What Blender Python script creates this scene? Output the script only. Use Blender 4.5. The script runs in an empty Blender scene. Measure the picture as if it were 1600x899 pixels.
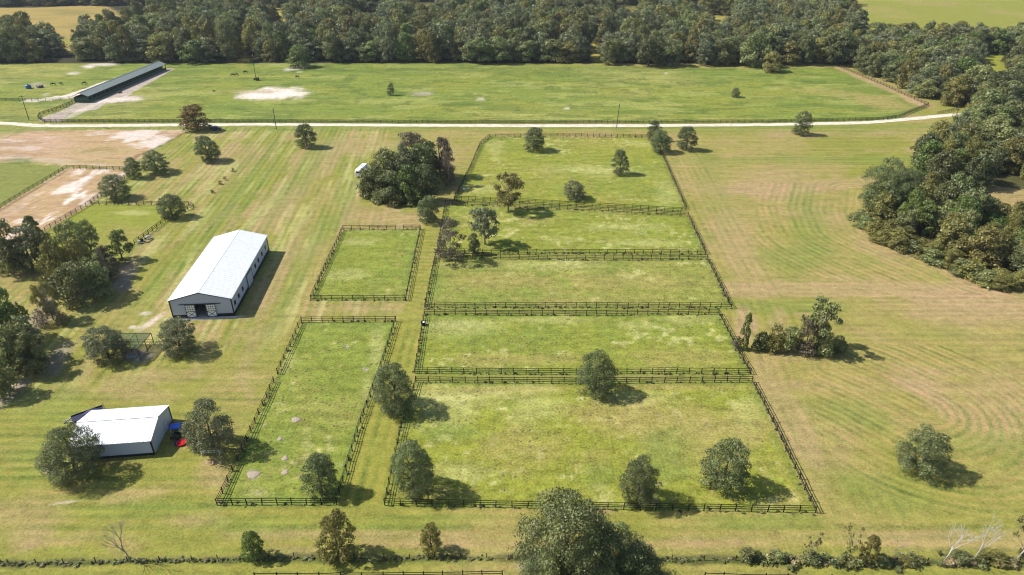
import bpy, bmesh, math, random
import numpy as np
from mathutils import Vector, Matrix
R = math.radians
rng = random.Random(7)
nrng = np.random.default_rng(11)
SC = bpy.context.scene
COL = SC.collection

# ------------------------------------------------------------------ camera
CH, F, PITCH = 81.5, 1067.0, R(28.9)
cp, sp = math.cos(PITCH), math.sin(PITCH)

def G(px, py, z=0.0):
    """a place read off the photograph -> the point of the level plane z it shows"""
    u = (px - 800) / F; v = (449.5 - py) / F
    dz = v * cp - sp
    t = (z - CH) / dz
    return Vector((u * t, (v * sp + cp) * t, z))

def PXY(X, Y, Z=0.0):
    d = Y * cp + (CH - Z) * sp
    h = Y * sp - (CH - Z) * cp
    return 800 + F * X / d, 449.5 - F * h / d

def SCL(py):
    """pixels per metre at ground row py"""
    p = G(800, py)
    return F / (p.y * cp + CH * sp)

cam_d = bpy.data.cameras.new('camera'); cam = bpy.data.objects.new('camera', cam_d); COL.objects.link(cam)
cam.location = (0, 0, CH); cam.rotation_euler = (math.pi / 2 - PITCH, 0, 0)
cam_d.sensor_width = 36; cam_d.lens = 36 * F / 1600; cam_d.clip_end = 12000; cam_d.clip_start = 1
SC.camera = cam

# ------------------------------------------------------------------ light
SUN_EL, SUN_DIR = R(46), Vector((-1, 0.13, 0)).normalized()
sd = Vector((SUN_DIR.x * math.cos(SUN_EL), SUN_DIR.y * math.cos(SUN_EL), math.sin(SUN_EL)))
sl = bpy.data.lights.new('sun', 'SUN'); sl.energy = 4.7; sl.angle = R(0.5); sl.color = (1, 0.95, 0.87)
so = bpy.data.objects.new('sun', sl); COL.objects.link(so)
so.rotation_euler = sd.to_track_quat('Z', 'Y').to_euler(); so.location = sd * 300
w = bpy.data.worlds.new('World'); SC.world = w; w.use_nodes = True
nt = w.node_tree; bg = nt.nodes['Background']
sky = nt.nodes.new('ShaderNodeTexSky'); sky.sky_type = 'NISHITA'; sky.sun_disc = False
sky.sun_elevation = SUN_EL; sky.sun_rotation = math.atan2(SUN_DIR.x, SUN_DIR.y); sky.altitude = 50
nt.links.new(sky.outputs[0], bg.inputs[0]); bg.inputs[1].default_value = 0.1
vs = SC.view_settings; vs.view_transform = 'Standard'; vs.look = 'None'; vs.gamma = 1; vs.exposure = 0.72; vs.use_curve_mapping = False
SC.cycles.max_bounces = 5; SC.cycles.diffuse_bounces = 3; SC.cycles.transparent_max_bounces = 8
SC.cycles.volume_bounces = 0; SC.cycles.filter_width = 1.15

# ------------------------------------------------------------------ noise
def vnoise(x, y, seed):
    r = np.random.default_rng(seed); T = r.random((256, 256)).astype(np.float32)
    xi = np.floor(x).astype(np.int64); yi = np.floor(y).astype(np.int64)
    fx = x - xi; fy = y - yi; fx = fx * fx * (3 - 2 * fx); fy = fy * fy * (3 - 2 * fy)
    a = T[xi & 255, yi & 255]; b = T[(xi + 1) & 255, yi & 255]; c = T[xi & 255, (yi + 1) & 255]; d = T[(xi + 1) & 255, (yi + 1) & 255]
    return (a * (1 - fx) + b * fx) * (1 - fy) + (c * (1 - fx) + d * fx) * fy
def fbm(x, y, size, seed, octv=4):
    v = 0; a = 0.5; t = 0
    for o in range(octv):
        v = v + a * vnoise(x / size + 17.3 * o, y / size + 5.1 * o, seed + o); t += a; a *= 0.55; size /= 2.03
    return v / t
def sstep(a, b, x):
    t = np.clip((x - a) / (b - a), 0, 1); return t * t * (3 - 2 * t)
def in_poly(X, Y, P):
    ins = np.zeros(X.shape, bool); n = len(P)
    for i in range(n):
        x0, y0 = P[i]; x1, y1 = P[(i + 1) % n]
        if y0 == y1: continue
        c = ((y0 > Y) != (y1 > Y)) & (X < (x1 - x0) * (Y - y0) / (y1 - y0) + x0)
        ins ^= c
    return ins
def seg_dist(X, Y, pts, closed=False):
    d = np.full(X.shape, 1e9); n = len(pts)
    for i in range(n if closed else n - 1):
        ax, ay = pts[i][0], pts[i][1]; bx, by = pts[(i + 1) % n][0], pts[(i + 1) % n][1]
        dx, dy = bx - ax, by - ay; L = dx * dx + dy * dy + 1e-9
        t = np.clip(((X - ax) * dx + (Y - ay) * dy) / L, 0, 1)
        d = np.minimum(d, np.hypot(X - ax - t * dx, Y - ay - t * dy))
    return d
def GP(lst): return [tuple(G(a, b)[:2]) for a, b in lst]

# ------------------------------------------------------------------ materials
MATS = {}
def mat(name, col, rough=0.8, metal=0.0, noise=0.0, nscale=3.0, spec=0.3, bump=0.0, stretch=None):
    if name in MATS: return MATS[name]
    m = bpy.data.materials.new(name); m.use_nodes = True; n = m.node_tree; b = n.nodes['Principled BSDF']
    b.inputs['Roughness'].default_value = rough; b.inputs['Metallic'].default_value = metal
    b.inputs['Specular IOR Level'].default_value = spec
    if noise > 0 or bump > 0:
        tc = n.nodes.new('ShaderNodeTexCoord'); mp = n.nodes.new('ShaderNodeMapping'); tx = n.nodes.new('ShaderNodeTexNoise')
        tx.inputs['Scale'].default_value = nscale; tx.inputs['Detail'].default_value = 6; tx.inputs['Roughness'].default_value = 0.65
        if stretch: mp.inputs['Scale'].default_value = stretch
        n.links.new(tc.outputs['Object'], mp.inputs[0]); n.links.new(mp.outputs[0], tx.inputs['Vector'])
        rp = n.nodes.new('ShaderNodeValToRGB'); rp.color_ramp.elements[0].position = 0.3; rp.color_ramp.elements[1].position = 0.7
        lo = [max(0, c * (1 - noise)) for c in col[:3]]; hi = [min(1, c * (1 + noise)) for c in col[:3]]
        rp.color_ramp.elements[0].color = (*lo, 1); rp.color_ramp.elements[1].color = (*hi, 1)
        n.links.new(tx.outputs['Fac'], rp.inputs[0]); n.links.new(rp.outputs[0], b.inputs['Base Color'])
        if bump > 0:
            bp = n.nodes.new('ShaderNodeBump'); bp.inputs['Strength'].default_value = bump
            n.links.new(tx.outputs['Fac'], bp.inputs['Height']); n.links.new(bp.outputs[0], b.inputs['Normal'])
    else:
        b.inputs['Base Color'].default_value = (*col[:3], 1)
    MATS[name] = m; return m

def leaf_mat(name, c1, c2, hue=0.03, val=0.35, trans=0.28):
    """c1..c2: the two leaf colours mixed leaf by leaf and clump by clump; every tree shifts a little"""
    m = bpy.data.materials.new(name); m.use_nodes = True; n = m.node_tree; L = n.links
    for x in list(n.nodes): n.nodes.remove(x)
    out = n.nodes.new('ShaderNodeOutputMaterial')
    at = n.nodes.new('ShaderNodeAttribute'); at.attribute_name = 'tint'
    tc = n.nodes.new('ShaderNodeTexCoord'); nz = n.nodes.new('ShaderNodeTexNoise'); nz.inputs['Scale'].default_value = 4.5; nz.inputs['Detail'].default_value = 3
    L.new(tc.outputs['Object'], nz.inputs['Vector'])
    oi = n.nodes.new('ShaderNodeObjectInfo')
    ad = n.nodes.new('ShaderNodeMath'); ad.operation = 'MULTIPLY_ADD'; ad.inputs[1].default_value = 1.5; ad.inputs[2].default_value = -0.55
    L.new(nz.outputs['Fac'], ad.inputs[0])
    a2 = n.nodes.new('ShaderNodeMath'); a2.operation = 'MULTIPLY_ADD'; a2.inputs[1].default_value = 0.75; a2.use_clamp = True
    L.new(at.outputs['Fac'], a2.inputs[0]); L.new(ad.outputs[0], a2.inputs[2])
    mx = n.nodes.new('ShaderNodeMix'); mx.data_type = 'RGBA'
    mx.inputs[6].default_value = (*c1, 1); mx.inputs[7].default_value = (*c2, 1); L.new(a2.outputs[0], mx.inputs[0])
    hs = n.nodes.new('ShaderNodeHueSaturation')
    wn = n.nodes.new('ShaderNodeTexWhiteNoise'); wn.noise_dimensions = '1D'; L.new(oi.outputs['Random'], wn.inputs['W'])
    mr = n.nodes.new('ShaderNodeMapRange'); mr.inputs[3].default_value = 0.5 - hue; mr.inputs[4].default_value = 0.5 + hue; L.new(oi.outputs['Random'], mr.inputs[0])
    mv = n.nodes.new('ShaderNodeMapRange'); mv.inputs[3].default_value = 1 - val; mv.inputs[4].default_value = 1 + val; L.new(wn.outputs['Value'], mv.inputs[0])
    L.new(mr.outputs[0], hs.inputs['Hue']); L.new(mv.outputs[0], hs.inputs['Value']); L.new(mx.outputs[2], hs.inputs['Color'])
    df = n.nodes.new('ShaderNodeBsdfDiffuse'); tr = n.nodes.new('ShaderNodeBsdfTranslucent'); ms = n.nodes.new('ShaderNodeMixShader'); ms.inputs[0].default_value = trans
    L.new(hs.outputs[0], df.inputs[0]); L.new(hs.outputs[0], tr.inputs[0]); L.new(df.outputs[0], ms.inputs[1]); L.new(tr.outputs[0], ms.inputs[2])
    gl = n.nodes.new('ShaderNodeBsdfGlossy'); gl.inputs['Roughness'].default_value = 0.5; m2 = n.nodes.new('ShaderNodeMixShader'); m2.inputs[0].default_value = 0.035
    L.new(ms.outputs[0], m2.inputs[1]); L.new(gl.outputs[0], m2.inputs[2]); L.new(m2.outputs[0], out.inputs['Surface'])
    MATS[name] = m; return m

leaf_mat('leaf_oak', (.044, .067, .021), (.215, .245, .088), .010, .15)
leaf_mat('leaf_wood', (.040, .060, .018), (.245, .262, .088), .016, .42)
leaf_mat('leaf_grey', (.055, .073, .030), (.25, .268, .125), .010, .15)
leaf_mat('leaf_olive', (.065, .072, .016), (.29, .262, .066), .012, .25)
leaf_mat('leaf_green', (.045, .078, .015), (.17, .215, .045), .010, .18)
leaf_mat('leaf_grass', (.15, .17, .03), (.34, .33, .11), .01, .12)
leaf_mat('leaf_brown', (.075, .065, .035), (.23, .19, .11), .012, .15)
leaf_mat('leaf_autumn', (.05, .065, .018), (.29, .17, .045), .01, .1)
leaf_mat('leaf_weed', (.06, .075, .02), (.2, .2, .06), .015, .2)
leaf_mat('leaf_dry', (.16, .13, .05), (.36, .30, .14), .01, .1)
M_BARK = mat('bark', (.12, .095, .07), .95, noise=.35, nscale=8)
M_PALE = mat('pale_bark', (.50, .46, .42), .9, noise=.25, nscale=9)
M_GREYB = mat('grey_bark', (.26, .23, .2), .9, noise=.3, nscale=9)
M_FENCE = mat('black_fence_paint', (.012, .011, .010), .8, noise=.4, nscale=2)
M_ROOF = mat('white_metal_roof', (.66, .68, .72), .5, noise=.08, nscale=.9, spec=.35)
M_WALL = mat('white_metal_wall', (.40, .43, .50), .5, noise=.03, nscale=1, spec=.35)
M_BLACK = mat('black_trim', (.012, .012, .014), .5)
M_CONC = mat('concrete', (.42, .39, .36), .9, noise=.15, nscale=1.5)
M_DARK = mat('dark_interior', (.05, .045, .04), .95)
M_GLASS = mat('dark_glass', (.02, .025, .03), .1, spec=.6)
M_GREENROOF = mat('green_metal_roof', (.20, .225, .20), .5, noise=.12, nscale=.7)
M_GREENWOOD = mat('dark_green_wood', (.045, .085, .055), .8)
M_PLANK = mat('weathered_plank', (.13, .105, .08), .9, noise=.3, nscale=4)
M_RUST = mat('maroon_steel', (.055, .02, .022), .6, noise=.3, nscale=5)
M_POLE = mat('creosote_pole', (.06, .045, .035), .9, noise=.25, nscale=4)
M_WHITE = mat('white_paint', (.78, .78, .76), .5, noise=.04, nscale=3)
M_BLUE = mat('blue_tarp', (.03, .13, .62), .5, noise=.15, nscale=4)
M_NAVY = mat('navy_steel', (.014, .015, .04), .5, noise=.2, nscale=4)
M_RED = mat('red_plastic', (.72, .02, .03), .35, noise=.06, nscale=3)
M_PURPLE = mat('purple_plastic', (.10, .02, .22), .35, noise=.08, nscale=3)
M_TYRE = mat('black_rubber', (.015, .015, .015), .8)
M_METAL = mat('galvanised_metal', (.45, .46, .47), .4, metal=.6, noise=.1, nscale=4)
M_CARP = mat('dark_blue_car_paint', (.012, .014, .04), .25, spec=.6)
M_HBAY = mat('dark_horse_coat', (.018, .011, .008), .6, noise=.3, nscale=4)
M_HBRN = mat('brown_horse_coat', (.09, .038, .018), .6, noise=.3, nscale=4)
M_HAY = mat('old_hay', (.16, .13, .08), .95, noise=.4, nscale=5, bump=.3)
M_ANT = mat('pale_sand_mound', (.29, .235, .175), .95, noise=.3, nscale=6, bump=.3)

# ------------------------------------------------------------------ mesh helpers
class MB:
    def __init__(s): s.v = []; s.f = []
    def quad(s, a, b, c, d):
        n = len(s.v); s.v += [tuple(a), tuple(b), tuple(c), tuple(d)]; s.f.append((n, n + 1, n + 2, n + 3))
    def poly(s, pts):
        n = len(s.v); s.v += [tuple(p) for p in pts]; s.f.append(tuple(range(n, n + len(pts))))
    def box(s, c, d, rz=0, M=None):
        n = len(s.v); cx, cy, cz = c; dx, dy, dz = d[0] / 2, d[1] / 2, d[2] / 2
        co, si = math.cos(rz), math.sin(rz)
        for z in (-dz, dz):
            for x, y in ((-dx, -dy), (dx, -dy), (dx, dy), (-dx, dy)):
                s.v.append((cx + x * co - y * si, cy + x * si + y * co, cz + z))
        s.f += [(n, n + 3, n + 2, n + 1), (n + 4, n + 5, n + 6, n + 7)] + [(n + i, n + (i + 1) % 4, n + 4 + (i + 1) % 4, n + 4 + i) for i in range(4)]
    def bar(s, a, b, w, h=None):
        """a straight board from a to b, w wide across, h deep along its own up"""
        a = Vector(a); b = Vector(b); h = h or w; t = (b - a).normalized()
        u = Vector((0, 0, 1)) if abs(t.z) < .95 else Vector((0, 1, 0))
        sd_ = t.cross(u).normalized(); up = sd_.cross(t).normalized(); n = len(s.v)
        for p in (a, b):
            for x, y in ((-1, -1), (1, -1), (1, 1), (-1, 1)):
                s.v.append(tuple(p + sd_ * (x * w / 2) + up * (y * h / 2)))
        s.f += [(n, n + 1, n + 2, n + 3), (n + 7, n + 6, n + 5, n + 4)] + [(n + i, n + 4 + i, n + 4 + (i + 1) % 4, n + (i + 1) % 4) for i in range(4)]
    def tube(s, pts, rad, k=6):
        rings = []
        for i, p in enumerate(pts):
            p = Vector(p); t = (Vector(pts[min(i + 1, len(pts) - 1)]) - Vector(pts[max(i - 1, 0)])).normalized()
            u = Vector((0, 0, 1)) if abs(t.z) < .9 else Vector((1, 0, 0))
            a = t.cross(u).normalized(); b = a.cross(t).normalized(); r = rad[i] if hasattr(rad, '__len__') else rad
            n = len(s.v); rings.append(n)
            for j in range(k):
                q = 2 * math.pi * j / k; s.v.append(tuple(p + a * (r * math.cos(q)) + b * (r * math.sin(q))))
        for i in range(len(rings) - 1):
            for j in range(k): s.f.append((rings[i] + j, rings[i] + (j + 1) % k, rings[i + 1] + (j + 1) % k, rings[i + 1] + j))
        s.f.append(tuple(rings[0] + j for j in range(k))[::-1]); s.f.append(tuple(rings[-1] + j for j in range(k)))
    def lathe(s, prof, c=(0, 0, 0), k=20, sx=1, sy=1):
        n0 = len(s.v)
        for r, z in prof:
            for j in range(k):
                q = 2 * math.pi * j / k; s.v.append((c[0] + r * sx * math.cos(q), c[1] + r * sy * math.sin(q), c[2] + z))
        for i in range(len(prof) - 1):
            for j in range(k): s.f.append((n0 + i * k + j, n0 + i * k + (j + 1) % k, n0 + (i + 1) * k + (j + 1) % k, n0 + (i + 1) * k + j))
        s.f.append(tuple(n0 + j for j in range(k))[::-1]); m = n0 + (len(prof) - 1) * k; s.f.append(tuple(m + j for j in range(k)))
    def mesh(s, name, m, smooth=False):
        me = bpy.data.meshes.new(name); me.from_pydata(s.v, [], s.f); me.materials.append(m)
        if smooth: me.polygons.foreach_set('use_smooth', [True] * len(me.polygons))
        me.update(); return me
    def build(s, name, m, parent=None, smooth=False):
        return link(name, s.mesh(name, m, smooth), parent)

def link(name, me, parent=None):
    o = bpy.data.objects.new(name, me); COL.objects.link(o)
    if parent is not None: o.parent = parent
    return o
def tag(o, label=None, cat=None, group=None, kind=None):
    if label: o['label'] = label
    if cat: o['category'] = cat
    if group: o['group'] = group
    if kind: o['kind'] = kind
    return o
def thing(name, label, cat, loc=(0, 0, 0), rz=0.0, group=None):
    o = bpy.data.objects.new(name, None); COL.objects.link(o); o.empty_display_size = .3
    o.location = loc; o.rotation_euler = (0, 0, rz); return tag(o, label, cat, group)
def copy_tree(o, parent=None):
    c = o.copy(); COL.objects.link(c); c.parent = parent
    for ch in [x for x in KIDS.get(o.name, [])]: copy_tree(ch, c)
    return c
KIDS = {}
def reg(o): KIDS[o.name] = list(o.children); [reg(c) for c in o.children]; return o

# ------------------------------------------------------------------ layout read off the photograph (ground points)
PADS = {
 'upper_small': [(486, 469), (536, 359.5), (657, 358.5), (634, 470)],
 'lower_long': [(340, 789.5), (471, 503.5), (619, 502.5), (592, 586), (559, 676), (526, 789)],
 'bottom': [(601, 790), (627, 668), (650, 597.5), (1175, 597), (1274, 801)],
 'second': [(648, 583.5), (663, 491.5), (1123, 491), (1172, 585)],
 'third': [(664, 481.5), (680, 402.5), (1105, 405.5), (1142, 481.5)],
 'fourth': [(683, 395.5), (696, 319.5), (1075, 338.5), (1103, 398)],
 'top': [(710, 313), (735, 262), (750, 227), (765, 214.5), (1012, 215), (1036, 245), (1072, 330), (900, 322)],
}
FAR_PASTURE = [(-700, 98), (0, 99), (400, 98), (700, 99), (900, 102), (1130, 107), (1310, 104.5), (1380, 134), (1450, 165), (1400, 186), (1380, 188.5), (1000, 192), (66, 191.5), (-700, 192)]
ARENA = [(-90, 372), (1, 325), (105, 263), (198, 265), (200, 275), (142, 317.5), (71, 361), (-40, 440)]
DIRT = [(-80, 262), (-60, 232), (0, 220), (45, 205), (160, 203), (283, 203), (292, 206), (232, 238), (200, 262), (105, 259), (40, 252)]
PAD_MID = [(142, 319), (297, 322), (212, 382), (120, 420), (60, 400), (71, 361)]
GOLD = [(-300, 14), (60, 12), (165, 8), (200, 30), (118, 85), (85, 88), (60, 60), (-300, 60)]
FIELD_R = [(1300, 36), (1345, -30), (1900, -30), (1900, 70), (1560, 62), (1360, 52)]
RIGHT_WOOD = [(1345, 345), (1360, 318), (1420, 305), (1432, 262), (1450, 225), (1500, 196), (1700, 190), (1900, 330), (1900, 470), (1600, 452), (1530, 436), (1470, 410), (1400, 384), (1356, 365)]
ROAD = [(-60, 190), (20, 193.5), (57, 196.5), (100, 197), (400, 194.5), (600, 195.7), (800, 196.7), (1000, 196.6), (1200, 195), (1350, 192), (1425, 186), (1482, 180), (1512, 178.5), (1560, 178)]

# ------------------------------------------------------------------ ground
def axis(segs):
    out = [segs[0][0]]
    for a, b, st in segs:
        n = max(1, int(round((b - a) / st))); out += list(a + (b - a) * (i + 1) / n for i in range(n))
    return np.array(out)
ax_x = axis([(-2400, -1500, 150), (-1500, -600, 60), (-600, -330, 4), (-330, -130, .9), (-130, 130, .42), (130, 330, .9), (330, 600, 4), (600, 1500, 60), (1500, 2400, 150)])
ax_y = axis([(-900, -60, 90), (-60, 50, 10), (50, 145, .34), (145, 330, .75), (330, 800, 3), (800, 1800, 50), (1800, 3600, 200)])
NX, NY = len(ax_x), len(ax_y)
GX, GY = np.meshgrid(ax_x, ax_y)
GX = GX.ravel(); GY = GY.ravel()
d_ = np.maximum(GY * cp + CH * sp, 1.0)
PX = 800 + F * GX / d_; PY = 449.5 - F * (GY * sp - CH * cp) / d_
C = lambda *a: np.array(a, np.float32)
MOW = C(.182, .182, .036); TAN = C(.240, .198, .066); PINK = C(.285, .204, .104); LUSH = C(.128, .170, .032)
YEL = C(.190, .196, .028); PALE = C(.33, .32, .12); SAND = C(.56, .48, .42); DIRTC = C(.32, .222, .118); GREYS = C(.33, .27, .235)
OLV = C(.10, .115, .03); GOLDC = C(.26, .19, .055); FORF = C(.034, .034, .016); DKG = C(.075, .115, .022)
col = np.zeros((GX.size, 3), np.float32); rough_amt = np.zeros(GX.size, np.float32)
stripe = np.zeros(GX.size, np.float32); phase = GY.copy()
def mixc(mask, c):
    global col
    m = mask[:, None]; col[:] = col * (1 - m) + c * m
n_big = fbm(GX, GY, 46, 1); n_mid = fbm(GX, GY, 14, 2); n_sm = fbm(GX, GY, 4.2, 3); n_fine = fbm(GX, GY, 1.6, 4, 3)
# streaks: brown thatch lying along the way the mower went
bt = math.atan2((G(418, 395) - G(366.5, 493.5)).y, (G(418, 395) - G(366.5, 493.5)).x)
U = GX * math.cos(bt) + GY * math.sin(bt); V = -GX * math.sin(bt) + GY * math.cos(bt)
st_l = fbm(U * .16, V, 4.2, 21, 4); st_l2 = fbm(U * .22, V, 10, 22, 4)
st_h = fbm(GX * .25, GY, 4.5, 23, 4)
col[:] = MOW
left = sstep(660, 560, PX) * sstep(680, 600, PY + .25 * PX) ; right = 1 - left
lowl = sstep(700, 600, PX) * right
mixc((right - lowl) * sstep(.34, .56, .6 * n_big + .4 * n_mid) * .85, TAN); mixc(lowl * sstep(.42, .66, .6 * n_big + .4 * st_h) * .6, TAN)
mixc((right - .6 * lowl) * sstep(.53, .72, .5 * n_mid + .5 * st_h) * .6, PINK)
mixc(left * sstep(.46, .62, .55 * st_l2 + .45 * n_big) * .75, TAN)
mixc(left * sstep(.48, .60, .65 * st_l + .35 * n_mid) * .55, PINK); mixc(left * sstep(.54, .64, fbm(U * .12, V, 3.0, 25, 4)) * .4, LUSH); mixc(left * sstep(.56, .66, fbm(U * .1, V, 2.2, 26, 3)) * .45, PALE)
mixc(sstep(.56, .74, .5 * n_big + .5 * n_sm) * .35, LUSH)

def patch(cx, cy, rx, ry, c, s=1.0, rot=0, soft=.55, nz=.5):
    """a worn or weathered patch of turf centred on the ground at (cx, cy)"""
    a = R(rot); dx = PX - cx; dy = PY - cy
    u = (dx * math.cos(a) + dy * math.sin(a)) / rx; v = (-dx * math.sin(a) + dy * math.cos(a)) / ry
    r = np.hypot(u, v) + (n_mid - .5) * nz * 1.6 + (n_sm - .5) * nz * 1.6
    mixc(np.where(GY > 30, sstep(1 + soft * .5, 1 - soft, r), 0) * s, c)
# --- right hand field
patch(1330, 452, 360, 14, PINK, .65); patch(1520, 478, 150, 34, PINK, .8, 6); patch(1180, 295, 120, 12, PINK, .7); patch(1290, 290, 110, 9, PINK, .6, -5)
patch(1150, 380, 35, 90, PINK, .5, -28); patch(1210, 290, 60, 30, PINK, .45); patch(1240, 400, 70, 22, LUSH, .5); patch(1265, 345, 30, 60, LUSH, .45, -20)
patch(1120, 300, 25, 60, LUSH, .3, -20); patch(1230, 650, 28, 110, PINK, .5, -26); patch(1290, 700, 60, 60, PINK, .35)
patch(1460, 620, 70, 18, PINK, .6, 30); patch(1420, 600, 55, 12, PINK, .6, 25); patch(1310, 600, 60, 25, TAN, .6); patch(1560, 640, 60, 60, PINK, .45)
patch(1330, 645, 70, 22, LUSH, .45, 15); patch(1370, 770, 90, 36, LUSH, .4, 12); patch(1200, 815, 110, 14, LUSH, .5); patch(1300, 840, 220, 14, PINK, .25)
patch(1500, 845, 200, 18, PINK, .4); patch(1480, 420, 90, 14, PINK, .6, 24); patch(1375, 385, 50, 20, PINK, .5, 30); patch(1240, 480, 90, 12, LUSH, .5)
patch(1340, 250, 260, 8, LUSH, .5); patch(1230, 205, 260, 6, LUSH, .35); patch(1560, 520, 50, 30, TAN, .6); patch(1480, 520, 60, 10, LUSH, .3)
patch(1540, 690, 120, 16, LUSH, .3); patch(1165, 510, 18, 26, PINK, .9, -15); patch(1215, 510, 16, 30, PINK, .5)
# --- left hand mown ground
for a in [(430, 330, 60, 16, -52), (400, 470, 70, 14, -60), (470, 300, 70, 14, -55), (520, 240, 60, 22, -30), (560, 228, 70, 14, 0), (430, 440, 90, 13, -62),
          (345, 250, 60, 10, -50), (700, 245, 18, 30, -60), (590, 335, 60, 12, 5), (640, 343, 70, 12, 0), (560, 482, 85, 11, 0), (600, 484, 40, 10, 0), (395, 540, 40, 16, -65),
          (380, 590, 14, 26, 10), (390, 620, 14, 22, 10), (250, 590, 90, 14, -5), (210, 615, 80, 10, 3), (330, 740, 40, 30, -60), (350, 760, 26, 26, 0),
          (300, 815, 45, 12, 0), (230, 690, 20, 6, 0), (150, 720, 70, 10, 0), (200, 775, 80, 12, -8), (60, 800, 70, 22, 0), (100, 845, 90, 12, -10), (190, 850, 40, 30, 0),
          (40, 840, 50, 18, 0), (700, 850, 150, 10, 0), (560, 835, 200, 8, 0), (900, 860, 110, 10, 0), (1080, 850, 120, 10, 0), (480, 860, 60, 6, 0)]:
    patch(*a[:4], PINK, .46, a[4], .9, .9)
for a in [(480, 270, 20, 90, 42), (360, 320, 24, 120, 45), (470, 420, 16, 120, 30), (250, 440, 14, 60, 45), (180, 800, 120, 12, 0), (270, 790, 90, 10, 0), (390, 820, 90, 12, 0),
          (90, 650, 60, 40, -50), (330, 480, 30, 20, 0), (60, 720, 60, 40, 0), (640, 820, 120, 10, 0), (700, 808, 120, 6, 0), (530, 330, 12, 80, 30)]:
    patch(*a[:4], LUSH, .42, a[4])
patch(248, 495, 18, 5, SAND, .35, -30); patch(235, 505, 22, 5, SAND, .55, -35); patch(228, 490, 12, 4, SAND, .6, -10); patch(210, 512, 10, 3, SAND, .5)
patch(255, 492, 20, 5, DIRTC, .4, -20); patch(325, 497, 70, 2.4, SAND, .6, -2)
# --- shape of the verge each side of the lane
mixc(in_poly(PX, PY, [(-50, 199), (1400, 196), (1500, 185), (1560, 182), (1500, 200), (-50, 208)]) * (.35 + .4 * n_mid), LUSH)
# --- between the far lane and the paddocks
def region(P, c, dirt=None):
    mk = in_poly(PX, PY, P).astype(np.float32); mixc(mk, c); return mk
PADMASK = np.zeros(GX.size, np.float32)
for nm, P in PADS.items():
    base = {'upper_small': .45 * LUSH + .55 * YEL, 'lower_long': .62 * LUSH + .38 * YEL, 'bottom': .12 * LUSH + .88 * YEL, 'second': .3 * LUSH + .7 * YEL,
            'third': .35 * LUSH + .35 * YEL + .3 * TAN, 'fourth': .3 * LUSH + .7 * YEL, 'top': .12 * LUSH + .88 * YEL}[nm].astype(np.float32)
    mk = region(P, base); PADMASK = np.maximum(PADMASK, mk)
    wp = GP(P); dd = seg_dist(GX, GY, wp, True)
    mixc(mk * sstep(.45, .7, .6 * n_big + .4 * n_sm) * .55, LUSH)
    mixc(mk * sstep(.50, .68, .6 * n_mid + .4 * n_fine) * .36, TAN)
    mixc(mk * sstep(.60, .74, .45 * fbm(GX * .55, GY, 9, 61) + .55 * n_fine) * .8, PALE)
    mixc(mk * sstep(1.8, .2, dd) * .45, DKG)
inside = PADMASK > 0
col0 = col.copy()
for a in [(700, 620, 90, 16), (830, 640, 40, 30), (980, 622, 70, 10), (690, 640, 40, 30), (800, 610, 70, 7), (720, 512, 60, 14), (700, 505, 50, 8), (870, 500, 90, 6), (1050, 500, 60, 6), (1010, 508, 40, 8),
          (700, 415, 60, 6), (860, 415, 110, 7), (880, 265, 60, 8), (960, 270, 60, 8), (1040, 300, 20, 26), (775, 235, 12, 16), (870, 375, 30, 7), (1000, 380, 70, 6), (935, 762, 16, 10), (945, 780, 14, 12),
          (560, 355, 90, 7), (560, 377, 26, 5), (545, 430, 40, 8), (720, 740, 40, 12), (1165, 650, 20, 30), (590, 540, 10, 40), (575, 620, 10, 34), (450, 545, 10, 40), (480, 720, 10, 60), (400, 770, 30, 16),
          (960, 355, 60, 6), (750, 295, 40, 8), (1010, 225, 50, 5)]:
    patch(*a[:4], PALE, .40, 0, .8, .9)
for a in [(760, 565, 50, 12), (860, 560, 50, 8), (1060, 560, 90, 14), (780, 610, 110, 6), (990, 605, 90, 5), (1100, 606, 90, 5), (1040, 660, 110, 30), (960, 650, 60, 20), (1230, 780, 30, 20), (900, 470, 110, 8),
          (1000, 440, 110, 12), (780, 440, 90, 12), (730, 350, 20, 6), (740, 340, 40, 8), (1110, 360, 14, 24), (1150, 700, 50, 40), (1080, 700, 90, 40), (820, 700, 60, 30), (700, 770, 60, 10), (830, 345, 40, 6)]:
    patch(*a[:4], TAN, .5, 0, .8, .9)
for a in [(1040, 720, 50, 40), (700, 675, 50, 12), (640, 440, 12, 30), (750, 235, 6, 20), (640, 400, 12, 40), (680, 445, 20, 36), (930, 740, 30, 26), (460, 780, 110, 8), (440, 700, 20, 60), (580, 510, 40, 8)]:
    patch(*a[:4], LUSH, .6, 0, .8, .8)
for a in [(462, 655, 9, 5), (396, 742, 10, 9), (437, 686, 6, 4), (445, 716, 6, 5), (446, 738, 6, 5), (541, 542, 4, 2.5), (571, 577, 5, 3), (455, 609, 4, 3), (404, 771, 5, 3)]:
    patch(*a[:4], GREYS * .8, .75, 0, .6, .9)
keep = ~inside; col[keep] = col0[keep]
# --- grass strips between the double fences
for P in ([(650, 597), (648, 583.5), (1172, 585), (1175, 597)], [(664, 481.5), (1142, 481.5), (1123, 491), (663, 491.5)], [(683, 395.5), (1103, 398), (1105, 405.5), (680, 402.5)], [(710, 313), (800, 316), (900, 322), (1070, 331), (1075, 338.5), (950, 331), (800, 323.5), (696, 319.5)]):
    mixc(in_poly(PX, PY, P).astype(np.float32) * (.75 + .5 * (n_sm - .5)).clip(0, 1), (.55 * LUSH + .45 * MOW).astype(np.float32) * .92)
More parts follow.
